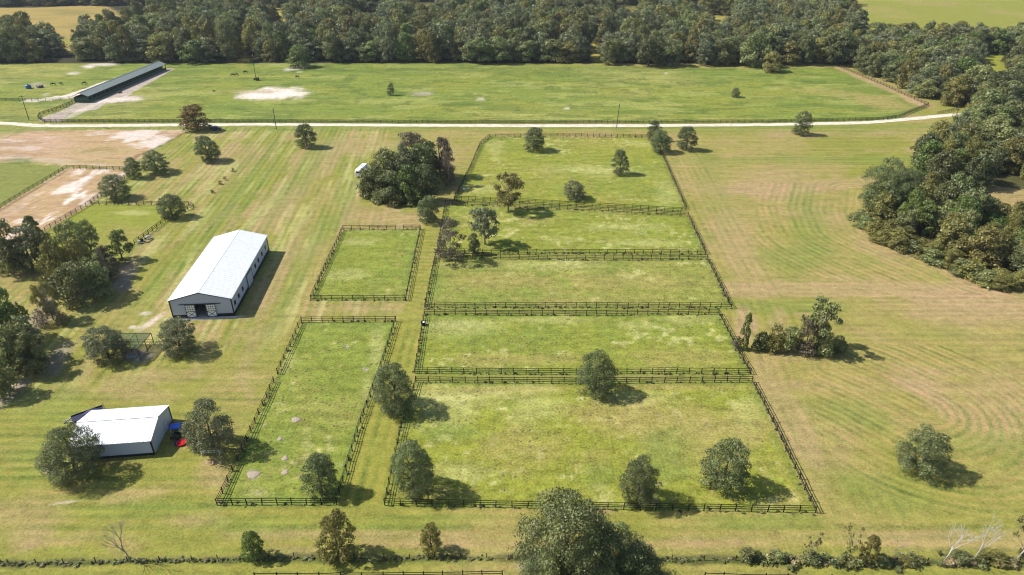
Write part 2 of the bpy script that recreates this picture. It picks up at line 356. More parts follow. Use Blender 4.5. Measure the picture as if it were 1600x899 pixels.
# --- far pasture
mk = region(FAR_PASTURE, (.80 * LUSH + .20 * YEL).astype(np.float32))
far_n = fbm(GX * .35, GY, 11, 31, 5); far_b = fbm(GX, GY, 70, 33, 3)
mixc(mk * sstep(.45, .7, far_n) * .6, (.6 * YEL + .4 * MOW).astype(np.float32)); mixc(mk * sstep(.5, .75, far_b) * .35, TAN); mixc(mk * sstep(.54, .64, fbm(GX * .33, GY, 9, 35, 4)) * .45, DKG); mixc(mk * sstep(.56, .66, fbm(GX * .3, GY, 7, 36, 4)) * .5, (.5 * PALE + .5 * YEL).astype(np.float32))
mixc(mk * sstep(.60, .68, fbm(GX * .5, GY * 1.2, 5, 37, 3)) * .5, DKG * .75)
patch(430, 146, 58, 10, SAND, .97, -2, .35, .5); patch(400, 152, 32, 4, SAND, .8); patch(385, 143, 60, 3, TAN, .6); patch(660, 147, 20, 3.4, GREYS, .75, 0); patch(752, 155, 8, 2, SAND, .5)
patch(885, 170, 6, 2, SAND, .5); patch(1041, 115, 4, 1.4, SAND, .7); patch(460, 107, 22, 3, SAND, .8, -8); patch(495, 103, 26, 3.5, FORF, .3); patch(468, 113, 5, 1.2, SAND, .6)
patch(160, 101, 28, 3, SAND, .7, -3); patch(140, 105, 12, 2, SAND, .95); patch(114, 115, 10, 2, SAND, .6); patch(72, 148, 8, 2.4, SAND, .7); patch(60, 133, 14, 5, GREYS, .6)
patch(1370, 158, 60, 10, TAN, .8, 8); patch(1300, 145, 80, 6, TAN, .4, 5); patch(1230, 165, 50, 7, LUSH, .4); patch(700, 110, 500, 5, DKG, .35); mixc(sstep(3.2, 1.0, seg_dist(GX, GY, GP([(70, 190.6), (400, 191), (800, 192), (1200, 191), (1380, 187), (1450, 164.5)]))) * .55, DKG * .8)
pl = in_poly(PX, PY, [(62, 190), (66, 184), (100, 172), (122, 158), (150, 158), (262, 107), (272, 108), (200, 149), (222, 151), (215, 157), (165, 162), (150, 172), (110, 176), (92, 190)]).astype(np.float32)
mixc(pl * (.75 + .5 * (n_mid - .3)).clip(0, 1), GREYS); patch(185, 156, 36, 3.6, SAND, .7, -4); patch(120, 177, 40, 4, SAND, .4, -25)
pl = in_poly(PX, PY, [(0, 158), (60, 155), (100, 149), (140, 136), (170, 124), (160, 133), (130, 148), (118, 153), (60, 158.5)]).astype(np.float32); mixc(pl * .85, SAND)
dd = seg_dist(GX, GY, GP([(1310, 106), (1345, 121), (1380, 136), (1415, 150), (1450, 166)])); mixc(sstep(4.2, 2.2, dd + (n_sm - .5) * 4) * .8, PINK); patch(1425, 157, 22, 5, PINK, .95, 22)
# --- arena, dirt, small paddock
mk = region(DIRT, DIRTC); mixc(mk * sstep(.5, .7, fbm(GX * .5, GY, 9, 41)) * .7, PINK * 1.15); 
patch(60, 225, 80, 18, C(.36, .24, .165), .6, 5); mixc(mk * sstep(.54, .66, fbm(GX * .4, GY, 5, 42)) * .5, SAND * .8); mixc(mk * sstep(.52, .62, fbm(GX * .35, GY, 4, 45, 5)) * .5, C(.22, .14, .075))
def patch_in(mk, *a, **k):
    global col
    o = col.copy(); patch(*a, **k); col[mk < .5] = o[mk < .5]
patch_in(mk, 225, 213, 62, 11, SAND * .9, .85, 3, .7, 1.5); patch_in(mk, 150, 235, 60, 8, YEL, .25); patch_in(mk, 130, 253, 90, 4, TAN, .5)
mk = region(ARENA, DIRTC * 1.02)
mixc(mk * sstep(.48, .60, fbm(U * .35, V, 3.2, 43)) * sstep(290, 20, np.abs(PX - (40 + (361 - PY) * 1.35)) * 3.2) * 1.0, SAND)
mixc(mk * sstep(.55, .7, fbm(U * .35, V, 3, 44)) * .5, PINK); mixc(mk * sstep(.54, .64, fbm(U * .3, V, 2.6, 46)) * .45, C(.24, .15, .08))
mk = region(PAD_MID, (.25 * LUSH + .75 * YEL).astype(np.float32)); mixc(mk * sstep(.5, .7, n_mid) * .4, TAN); patch_in(mk, 205, 333, 30, 4, PALE, .6); patch_in(mk, 190, 365, 50, 10, TAN, .4)
mk = region([(-90, 262), (20, 254), (104, 262), (1, 324), (-90, 370)], OLV * 1.35); mixc(mk * sstep(.4, .6, n_big) * .4, MOW); patch(30, 252, 30, 5, DKG, .6)
mk = region([(-60, 428), (75, 425), (75, 455), (-60, 475)], TAN * .95); mixc(mk * sstep(.4, .6, n_mid) * .5, MOW)
dd = seg_dist(GX, GY, GP([(290, 207), (240, 233), (215, 243), (198, 262)])); mixc(sstep(1.2, .5, dd) * .5, FORF)
# --- land beyond and under the woods
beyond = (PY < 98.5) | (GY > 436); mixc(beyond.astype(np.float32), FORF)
mk = region(GOLD, GOLDC) * 1; mixc(mk * sstep(.5, .7, fbm(GX * .4, GY, 20, 51)) * .45, OLV); patch(108, 66, 26, 8, YEL, .5)
for a in [(379, 70, 12, 34), (440, 40, 18, 34), (978, 28, 30, 18), (1075, 22, 28, 16), (1127, 42, 28, 20), (575, 34, 28, 14), (931, 82, 10, 16), (665, 20, 28, 14),  (470, 8, 60, 6), (445, 20, 20, 30), (660, 18, 30, 3), (975, 20, 14, 6), (1125, 32, 18, 7), (1075, 16, 18, 6), (930, 66, 6, 8), (1545, 105, 22, 26), (1545, 85, 14, 8), (375, 40, 10, 20)]:
    patch(*a[:4], (.5 * GOLDC + .5 * YEL).astype(np.float32) * 1.1, .95, 0, .5, .3)
mk = region(FIELD_R, (.45 * YEL + .55 * MOW).astype(np.float32)); mixc(mk * sstep(.45, .65, n_big) * .5, TAN)
patch(1548, 108, 30, 44, YEL, .95, 0, .4, .2)
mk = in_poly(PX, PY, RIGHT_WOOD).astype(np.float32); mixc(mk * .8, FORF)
mixc(in_poly(PX, PY, [(1515, 288), (1650, 300), (1650, 340), (1540, 330)]).astype(np.float32) * .95, (.5 * TAN + .5 * PINK).astype(np.float32)); patch(1400, 255, 12, 22, YEL, .5); patch(1480, 192, 60, 5, TAN, .6)
# under the left hand trees, pale leaf litter
for a in [(20, 610, 40, 14, -40), (35, 600, 20, 6, -20), (60, 500, 40, 14, -50), (190, 445, 20, 12, 0), (90, 560, 16, 40, 40), (200, 425, 20, 14, -50)]: patch(*a[:4], GREYS * .7, .6, a[4])
patch(80, 735, 16, 10, GREYS, .6); patch(330, 722, 16, 5, PINK, .9); patch(105, 785, 26, 2, SAND, .4, -8); patch(200, 858, 30, 24, TAN * .9, .5); patch(215, 555, 26, 10, GREYS * .8, .7); pass
patch(830, 885, 26, 12, GREYS, .4); mixc(sstep(.9, .35, seg_dist(GX, GY, GP([(-60, 883), (100, 881), (200, 878), (300, 876), (460, 872), (600, 873), (800, 872), (1050, 875), (1200, 876), (1400, 879), (1680, 879)])) + (n_sm - .5) * 1.6) * .75, C(.07, .075, .025)); patch(700, 318, 18, 4, PINK, .8); patch(300, 512, 30, 5, PINK, .4)

# --- mower lines: distance from the edge the mower followed
def stripes(mask, ph, amp):
    m = mask > .02
    phase[m] = ph[m]; stripe[m] = (mask * amp)[m]
outpad = (1 - PADMASK) * (PY > 199) * (GY > 40)
rf = GP([(1012, 215), (1036, 245), (1072, 330), (1105, 405.5), (1142, 481.5), (1175, 597), (1274, 801), (1310, 870)])
stripes(outpad * (left <= .5), GY, .8)
stripes(outpad * (left > .5), V, .85)
dR = seg_dist(GX, GY, rf)
stripes(outpad * (dR < 15) * (PX > 1000) * (PY < 812), dR, .7)
dW = seg_dist(GX, GY, GP(RIGHT_WOOD[:3] + RIGHT_WOOD[-6:] if False else [(1340, 300), (1338, 335), (1356, 365), (1400, 384), (1470, 410), (1530, 436), (1620, 455)]))
stripes(outpad * (dW < 44) * (PX > 1180) * (PY > 285) * (dR > 15) * (PY < 440 + (PX - 1330) * .1), dW, 1.0)
arcS = GP([(1300, 575), (1360, 600), (1440, 640)]); dA = seg_dist(GX, GY, arcS)
am = outpad * (dA < 27) * (PX > 1270) * (PY > 540)
stripes(am, dA * 1.2, 1.35)

lane = in_poly(PX, PY, [(637, 470), (660, 358), (694, 320), (680, 395), (664, 481), (648, 583), (601, 790), (528, 789), (561, 676), (594, 586), (621, 502)]).astype(np.float32)
mixc(lane * .7, (.55 * MOW + .45 * YEL).astype(np.float32)); dl = seg_dist(GX, GY, GP([(620, 502), (592, 586), (559, 676), (526, 789)])); stripes(lane, dl, .9)
arm = in_poly(PX, PY, PAD_MID) | in_poly(PX, PY, [(-90, 262), (20, 254), (104, 262), (1, 324), (-90, 370)]) | in_poly(PX, PY, DIRT) | in_poly(PX, PY, ARENA) | (PY < 199)
stripe[arm] = 0
edge = np.zeros(GX.size, np.float32); rough_amt[:] = .55; rough_amt[PADMASK > 0] = .8; rough_amt[in_poly(PX, PY, FAR_PASTURE)] = .8

me = bpy.data.meshes.new('ground'); nv = GX.size
me.vertices.add(nv); co = np.zeros((nv, 3), np.float32); co[:, 0] = GX; co[:, 1] = GY; me.vertices.foreach_set('co', co.ravel())
ii, jj = np.meshgrid(np.arange(NX - 1), np.arange(NY - 1)); a0 = (jj * NX + ii).ravel()
quads = np.stack([a0, a0 + 1, a0 + NX + 1, a0 + NX], 1).astype(np.int32); nf = len(quads)
me.loops.add(nf * 4); me.polygons.add(nf); me.loops.foreach_set('vertex_index', quads.ravel())
me.polygons.foreach_set('loop_start', np.arange(0, nf * 4, 4, dtype=np.int32)); me.polygons.foreach_set('loop_total', np.full(nf, 4, np.int32))
me.update(calc_edges=True)
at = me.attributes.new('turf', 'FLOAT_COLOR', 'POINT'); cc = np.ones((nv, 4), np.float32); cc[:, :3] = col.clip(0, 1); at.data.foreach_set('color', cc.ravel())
for nm, arr in (('mow_phase', phase), ('mow_amount', stripe), ('tussock', rough_amt)):
    a_ = me.attributes.new(nm, 'FLOAT', 'POINT'); a_.data.foreach_set('value', arr.astype(np.float32))
gm = bpy.data.materials.new('turf'); gm.use_nodes = True; n = gm.node_tree; L = n.links; b = n.nodes['Principled BSDF']; b.inputs['Roughness'].default_value = .95; b.inputs['Specular IOR Level'].default_value = .1
def N(t, **k):
    x = n.nodes.new(t)
    for kk, vv in k.items(): setattr(x, kk, vv)
    return x
def math_(op, a, b_=None, c_=None, clamp=False):
    x = N('ShaderNodeMath', operation=op, use_clamp=clamp)
    for i, v in enumerate((a, b_, c_)):
        if v is None: continue
        if isinstance(v, (int, float)): x.inputs[i].default_value = v
        else: L.new(v, x.inputs[i])
    return x.outputs[0]
tc = N('ShaderNodeTexCoord')
def noise(sc, det=4, rg=.6, stretch=None):
    mp = N('ShaderNodeMapping'); L.new(tc.outputs['Object'], mp.inputs[0])
    if stretch: mp.inputs['Scale'].default_value = stretch
    x = N('ShaderNodeTexNoise'); x.inputs['Scale'].default_value = sc; x.inputs['Detail'].default_value = det; x.inputs['Roughness'].default_value = rg; L.new(mp.outputs[0], x.inputs['Vector']); return x
A = {k: N('ShaderNodeAttribute', attribute_name=k) for k in ('turf', 'mow_phase', 'mow_amount', 'tussock')}
f1 = noise(2.3, 5, .7); f2 = noise(.55, 5, .65); f3 = noise(7, 3, .7)
# tussocks
t1 = math_('MULTIPLY_ADD', f1.outputs['Fac'], 2.0, -1.0); t2 = math_('MULTIPLY_ADD', f2.outputs['Fac'], 1.3, -.65)
t12 = math_('ADD', t1, t2); t = math_('MULTIPLY', t12, math_('MULTIPLY', A['tussock'].outputs['Fac'], 1.35))
# mower lines
wob = math_('MULTIPLY_ADD', f2.outputs['Fac'], 1.1, A['mow_phase'].outputs['Fac'])
s1 = math_('SINE', math_('MULTIPLY', wob, 2 * math.pi / 2.05)); s2 = math_('SINE', math_('MULTIPLY', wob, 2 * math.pi / 5.3))
s12 = math_('MULTIPLY_ADD', s2, .55, s1)
brk = noise(.08, 3, .6); bk = math_('MULTIPLY_ADD', brk.outputs['Fac'], 2.6, -.8, clamp=True)
s = math_('MULTIPLY', math_('MULTIPLY', s12, A['mow_amount'].outputs['Fac']), math_('MULTIPLY', bk, .22))
lg = noise(1.0, 5, .62, (.10, .42, 1)); lgv = math_('MULTIPLY', math_('MULTIPLY_ADD', lg.outputs['Fac'], 1.6, -.8), math_('MULTIPLY', A['tussock'].outputs['Fac'], .75))
f4 = noise(3.6, 4, .75); fv = math_('MULTIPLY_ADD', f4.outputs['Fac'], .9, -.45)
t = math_('ADD', math_('ADD', t, lgv), fv)
tot = math_('ADD', math_('ADD', t, s), 1.0)
tot = math_('MAXIMUM', tot, .25)
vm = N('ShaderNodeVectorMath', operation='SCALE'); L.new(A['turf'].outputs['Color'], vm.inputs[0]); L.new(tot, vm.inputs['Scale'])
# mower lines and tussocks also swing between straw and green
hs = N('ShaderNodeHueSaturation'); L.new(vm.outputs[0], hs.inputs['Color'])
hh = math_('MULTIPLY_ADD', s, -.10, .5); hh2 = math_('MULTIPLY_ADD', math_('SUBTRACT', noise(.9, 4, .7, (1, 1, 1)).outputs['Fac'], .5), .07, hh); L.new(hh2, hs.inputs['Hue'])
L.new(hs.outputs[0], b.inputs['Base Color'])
bp = N('ShaderNodeBump'); bp.inputs['Strength'].default_value = .6; bp.inputs['Distance'].default_value = .14
L.new(math_('ADD', math_('MULTIPLY', f1.outputs['Fac'], A['tussock'].outputs['Fac']), math_('MULTIPLY', f3.outputs['Fac'], .4)), bp.inputs['Height']); L.new(bp.outputs[0], b.inputs['Normal'])
me.materials.append(gm)
tag(link('ground', me), kind='structure')

# ------------------------------------------------------------------ lane
def strip(name, pts, wid, z, m, kind='structure', wob=.25, sub=6):
    P = []
    for i in range(len(pts) - 1):
        for k in range(sub): P.append(pts[i].lerp(pts[i + 1], k / sub))
    P.append(pts[-1]); mb = MB(); n0 = None
    for i, p in enumerate(P):
        t = (P[min(i + 1, len(P) - 1)] - P[max(i - 1, 0)]); t.z = 0; t.normalize(); s_ = Vector((-t.y, t.x, 0)); h = wid / 2
        a, c_ = p + s_ * (h + rng.uniform(-wob, wob)), p - s_ * (h + rng.uniform(-wob, wob)); k = len(mb.v); mb.v += [(a.x, a.y, z), (c_.x, c_.y, z)]
        if i: mb.f.append((k - 2, k - 1, k + 1, k))
    return tag(mb.build(name, m), kind=kind)
M_LANE = mat('lime_rock', (.50, .45, .36), .95, noise=.34, nscale=.35)
strip('dirt_road', [G(a, b_) for a, b_ in ROAD], 4.1, .02, M_LANE, sub=16)

# ------------------------------------------------------------------ crowns, trunks
def leaf_mesh(name, P, Nn, S, tint, m, seed, jitter=.6):
    """one small leaf spray per point: P centres, Nn outward directions, S sizes"""
    r = np.random.default_rng(seed); k = len(P)
    nn = Nn + r.normal(0, jitter, (k, 3)); nn /= np.linalg.norm(nn, axis=1)[:, None] + 1e-9
    a = np.cross(nn, r.normal(0, 1, (k, 3))); a /= np.linalg.norm(a, axis=1)[:, None] + 1e-9; b = np.cross(nn, a)
    s = S[:, None]; e = r.uniform(.55, 1.0, (k, 1))
    q = np.stack([P - a * s * .5, P + b * s * .36 * e - nn * s * .1, P + a * s * .5, P - b * s * .36 * e - nn * s * .1], 1).reshape(-1, 3)
    me = bpy.data.meshes.new(name); me.vertices.add(4 * k); me.vertices.foreach_set('co', q.astype(np.float32).ravel())
    me.loops.add(4 * k); me.loops.foreach_set('vertex_index', np.arange(4 * k, dtype=np.int32)); me.polygons.add(k)
    me.polygons.foreach_set('loop_start', np.arange(0, 4 * k, 4, dtype=np.int32)); me.polygons.foreach_set('loop_total', np.full(k, 4, np.int32))
    me.update(calc_edges=True); t = me.attributes.new('tint', 'FLOAT', 'FACE'); t.data.foreach_set('value', tint.astype(np.float32)); me.materials.append(m); return me

PROFILE = {
 'oak': lambda h: .5 * math.sqrt(max(0, 1 - ((h - .40) / .60) ** 2)) if h > .03 else 0,
 'egg': lambda h: .5 * math.sqrt(max(0, 1 - ((h - .42) / .60) ** 2)) * (1.08 - .3 * h),
 'cone': lambda h: .5 * (1 - h) ** .75 + .03 if h > .05 else .35,
 'column': lambda h: .5 * math.sqrt(max(0, 1 - ((h - .45) / .57) ** 2)) * (1.1 - .35 * h),
 'tall': lambda h: .5 * math.sqrt(max(0, 1 - ((h - .60) / .42) ** 2)) if h > .18 else 0,
 'dome': lambda h: .5 * math.sqrt(max(0, 1 - (h / 1.02) ** 2)),
 'fan': lambda h: .5 * math.sqrt(max(0, 1 - ((h - .68) / .34) ** 2)) if h > .34 else .10 * (h > .05),
}
def crown(name, seed, kind, nl, leaf, m, lobes=26, lr=.17, gap=.0, hollow=.25, spread=1.0):
    r = np.random.default_rng(seed); pf = PROFILE[kind]; cs = []; tries = 0
    while len(cs) < lobes and tries < 4000:
        tries += 1; h = r.uniform(.04, .97); rad = pf(h)
        if rad < .04: continue
        u = r.uniform() ** .28; th = r.uniform(0, 2 * math.pi); l = lr * r.uniform(.65, 1.3)
        rr = max(0, rad - l * .72) * u * spread; c = np.array([rr * math.cos(th), rr * math.sin(th), min(h, .985 - l * .55)])
        if any(np.linalg.norm(c - q[0]) < .45 * (l + q[1]) for q in cs) and r.uniform() < .75: continue
        cs.append((c, l))
    if gap: cs = [q for q in cs if r.uniform() > gap]
    CC = np.array([q[0] for q in cs]); LL = np.array([q[1] for q in cs])
    wgt = LL ** 2; wgt /= wgt.sum(); idx = r.choice(len(cs), nl * 2, p=wgt)
    dirs = r.normal(0, 1, (nl * 2, 3)); dirs /= np.linalg.norm(dirs, axis=1)[:, None]
    dirs[:, 2] = np.where(dirs[:, 2] < -.3, -dirs[:, 2], dirs[:, 2])
    rad = (1 - hollow * r.uniform(0, 1, nl * 2) ** 1.6) * r.normal(1, .15, nl * 2); P = CC[idx] + dirs * (LL[idx] * rad)[:, None] * np.array([1, 1, .85])
    D = np.linalg.norm(P[:, None, :] - CC[None], axis=2) / LL[None]; D[np.arange(len(P)), idx] = 9
    keep = (D.min(1) > .72) | (r.uniform(0, 1, len(P)) < .22); keep &= P[:, 2] > .01
    P = P[keep][:nl]; dirs = dirs[keep][:nl]; idx = idx[keep][:nl]; k = len(P)
    lt = r.uniform(.15, .85, len(cs))
    tint = np.clip(.55 * lt[idx] + .45 * r.uniform(0, 1, k), 0, 1)
    S = leaf * r.uniform(.6, 1.45, k)
    th_ = np.arctan2(P[:, 1], P[:, 0]); z_ = P[:, 2]; p1, p2, p3 = r.uniform(0, 6.28, 3)
    am = 1 + .07 * np.sin(2 * th_ + p1) + .07 * np.sin(3 * th_ + p2 + 4 * z_) + .05 * np.sin(5 * th_ + p3 - 7 * z_); P[:, :2] *= am[:, None]
    P[:, 0] += .08 * (z_ - .4) * math.cos(p3); P[:, 1] += .08 * (z_ - .4) * math.sin(p3)
    if kind not in ('fan', 'cone'):
        q = .5 / np.percentile(np.hypot(P[:, 0], P[:, 1]), 98); q = min(max(q, .8), 1.7); P[:, :2] *= q
        cs = [(c * np.array([q, q, 1]), l) for c, l in cs]
        P[:, 2] *= 1 / np.percentile(P[:, 2], 99.7)
    return leaf_mesh(name, P, dirs, S, tint, m, seed + 1), cs

def trunk(name, seed, cs, m, top=.62, rad=.028, limbs=7, twig=False):
    r = random.Random(seed); mb = MB(); pts = [(0, 0, -.01), (r.uniform(-.01, .01), r.uniform(-.01, .01), top * .35), (r.uniform(-.02, .02), r.uniform(-.02, .02), top * .7), (r.uniform(-.03, .03), r.uniform(-.03, .03), top)]
    mb.tube(pts, [rad * 1.35, rad, rad * .7, rad * .25], 7)
    for c, l in r.sample(cs, min(limbs, len(cs))):
        h = min(max(c[2] * .55, .08), top * .9); i = min(2, int(h / (top * .36))); a = Vector(pts[i]).lerp(Vector(pts[i + 1]), .5); a.z = h; c_ = Vector(c)
        mid = a.lerp(c_, .5) + Vector((r.uniform(-.02, .02), r.uniform(-.02, .02), .02))
        mb.tube([a, mid, c_], [rad * .5, rad * .33, rad * .12], 5)
        if twig:
            for k in range(5):
                e = c_ + Vector((r.uniform(-1, 1), r.uniform(-1, 1), r.uniform(-.5, 1))) * l; mb.tube([mid.lerp(c_, .6), c_.lerp(e, .5), e], [rad * .16, rad * .1, rad * .05], 3)
    return mb.mesh(name, m, True)

def bare(name, seed, m, spread=.55, depth=4, rad=.02, lean=.0):
    r = random.Random(seed); mb = MB()
    def go(p, d, L_, rd, k):
        e = p + d * L_; mid = p.lerp(e, .5) + Vector((r.uniform(-1, 1), r.uniform(-1, 1), 0)) * L_ * .06
        mb.tube([p, mid, e], [rd, rd * .8, rd * .62], 5 if k > 2 else 3)
        if k == 0: return
        for i in range(3 if k < depth else 4):
            q = (d + Vector((r.uniform(-1, 1), r.uniform(-1, 1), r.uniform(-.15, .6))) * spread).normalized()
            go(p.lerp(e, r.uniform(.55, 1)), q, L_ * r.uniform(.55, .8), rd * .55, k - 1)
    go(Vector((0, 0, 0)), Vector((lean, 0, 1)).normalized(), .38, rad, depth)
    z = max(v[2] for v in mb.v); mb.v = [(v[0] / z, v[1] / z, v[2] / z) for v in mb.v]
    return mb.mesh(name, m, True)

PRO = {}
def proto(key, kind, n, nl, leaf, lm, bark=M_BARK, tw=False, tr=dict(), **k):
    L_ = []
    for i in range(n):
        sd_ = hash(key) if False else sum(ord(c) * (j + 3) for j, c in enumerate(key)) % 9000 + i * 37
        cr, cs = crown('crown', sd_, kind, nl, leaf, MATS[lm], **k); L_.append((cr, trunk('trunk', sd_, cs, bark, twig=tw, **tr)))
    PRO[key] = L_
proto('oak', 'oak', 6, 12500, .031, 'leaf_oak', gap=.04, lobes=80, lr=.115, hollow=.35)
proto('oakfine', 'oak', 3, 26000, .021, 'leaf_oak', gap=.05, lobes=120, lr=.10, hollow=.35)
proto('oakgrey', 'oak', 3, 14000, .028, 'leaf_grey', gap=.05, lobes=95, lr=.105, hollow=.45)
proto('conic', 'egg', 3, 13000, .029, 'leaf_oak', gap=.1, lobes=75, lr=.11, hollow=.35)
proto('leafy', 'egg', 2, 7600, .038, 'leaf_olive', lobes=70, lr=.10, hollow=.6)
proto('bright', 'egg', 1, 5000, .05, 'leaf_green', lobes=40, lr=.13)
proto('autumn', 'egg', 1, 5200, .05, 'leaf_autumn', lobes=50, lr=.13)
proto('loose', 'tall', 3, 5200, .046, 'leaf_grey', lobes=40, lr=.12, gap=.12, hollow=.6, tw=True, bark=M_GREYB, tr=dict(limbs=14, top=.8, rad=.022))
proto('looseolive', 'tall', 2, 5600, .046, 'leaf_olive', lobes=40, lr=.125, gap=.1, hollow=.6, tw=True, bark=M_GREYB, tr=dict(limbs=14, top=.8, rad=.022))
proto('brown', 'egg', 2, 7000, .04, 'leaf_brown', lobes=30, lr=.14, hollow=.5, tw=True, bark=M_GREYB, tr=dict(limbs=10, top=.8))
proto('thinbrown', 'column', 1, 3600, .042, 'leaf_brown', lobes=30, lr=.12, hollow=.6, tw=True, bark=M_GREYB, tr=dict(limbs=18, top=.9, rad=.02))
proto('cypress', 'column', 2, 3600, .055, 'leaf_green', lobes=30, lr=.13)
proto('wood', 'oak', 7, 4600, .052, 'leaf_wood', lobes=34, lr=.16, hollow=.35, gap=.08)
proto('woodolive', 'egg', 3, 4600, .052, 'leaf_olive', lobes=36, lr=.155, hollow=.4, gap=.1)
proto('woodgrey', 'egg', 2, 3600, .055, 'leaf_grey', lobes=45, lr=.13, hollow=.5)
proto('woodgreen', 'egg', 2, 4000, .055, 'leaf_green', lobes=45, lr=.135)
proto('shrub', 'dome', 4, 1500, .085, 'leaf_wood', lobes=16, lr=.24, tr=dict(limbs=4, top=.5, rad=.02))
proto('shrubolive', 'dome', 3, 1400, .085, 'leaf_olive', lobes=16, lr=.24, tr=dict(limbs=4, top=.5, rad=.02))
proto('shrubdry', 'dome', 2, 900, .075, 'leaf_brown', lobes=16, lr=.22, hollow=.6, tw=True, tr=dict(limbs=8, top=.6, rad=.016))
proto('sparse', 'fan', 2, 520, .06, 'leaf_olive', lobes=16, lr=.10, gap=.15, hollow=.6, tw=True, bark=M_GREYB, tr=dict(limbs=14, top=.7, rad=.016))
proto('fanpine', 'fan', 1, 2300, .055, 'leaf_wood', lobes=26, lr=.12, gap=.12, hollow=.5, tw=True, bark=M_GREYB, tr=dict(limbs=14, top=.75, rad=.018))
CNT = {}
def put_tree(key, loc, D, H, label, cat='tree', group=None, name='tree', vi=None, lean=0):
    i = CNT.get(key, 0); CNT[key] = i + 1; cr, tk = PRO[key][(i if vi is None else vi) % len(PRO[key])]
    o = thing(name, label, cat, loc, rng.uniform(0, 6.28), group); o.scale = (D, D, H)
    if lean: o.rotation_euler[0] = lean
    link('crown', cr, o); link('trunk', tk, o); return o
def at_px(cx, top, bottom, w):
    """ground point, spread and height of a tree whose crown fills these rows and columns of the photograph"""
    yb = bottom
    for _ in range(4):
        s = SCL(yb); p = G(cx, yb); dep = math.atan2(CH, p.y); D = w / s; yb = bottom - .27 * D * s * math.sin(dep)
    p = G(cx, yb); y_, x_ = p.y, p.x; u = (449.5 - top) / F; H = CH + y_ * (u * cp - sp) / (u * sp + cp)
    return p, D, H - D * .10 * math.tan(dep)
def tree_px(key, cx, top, bottom, w, label, cat='tree', group=None, name='tree', **k):
    p, D, H = at_px(cx, top, bottom, w); return put_tree(key, p, D * 1.0, max(H, D * .35), label, cat, group, name, **k)

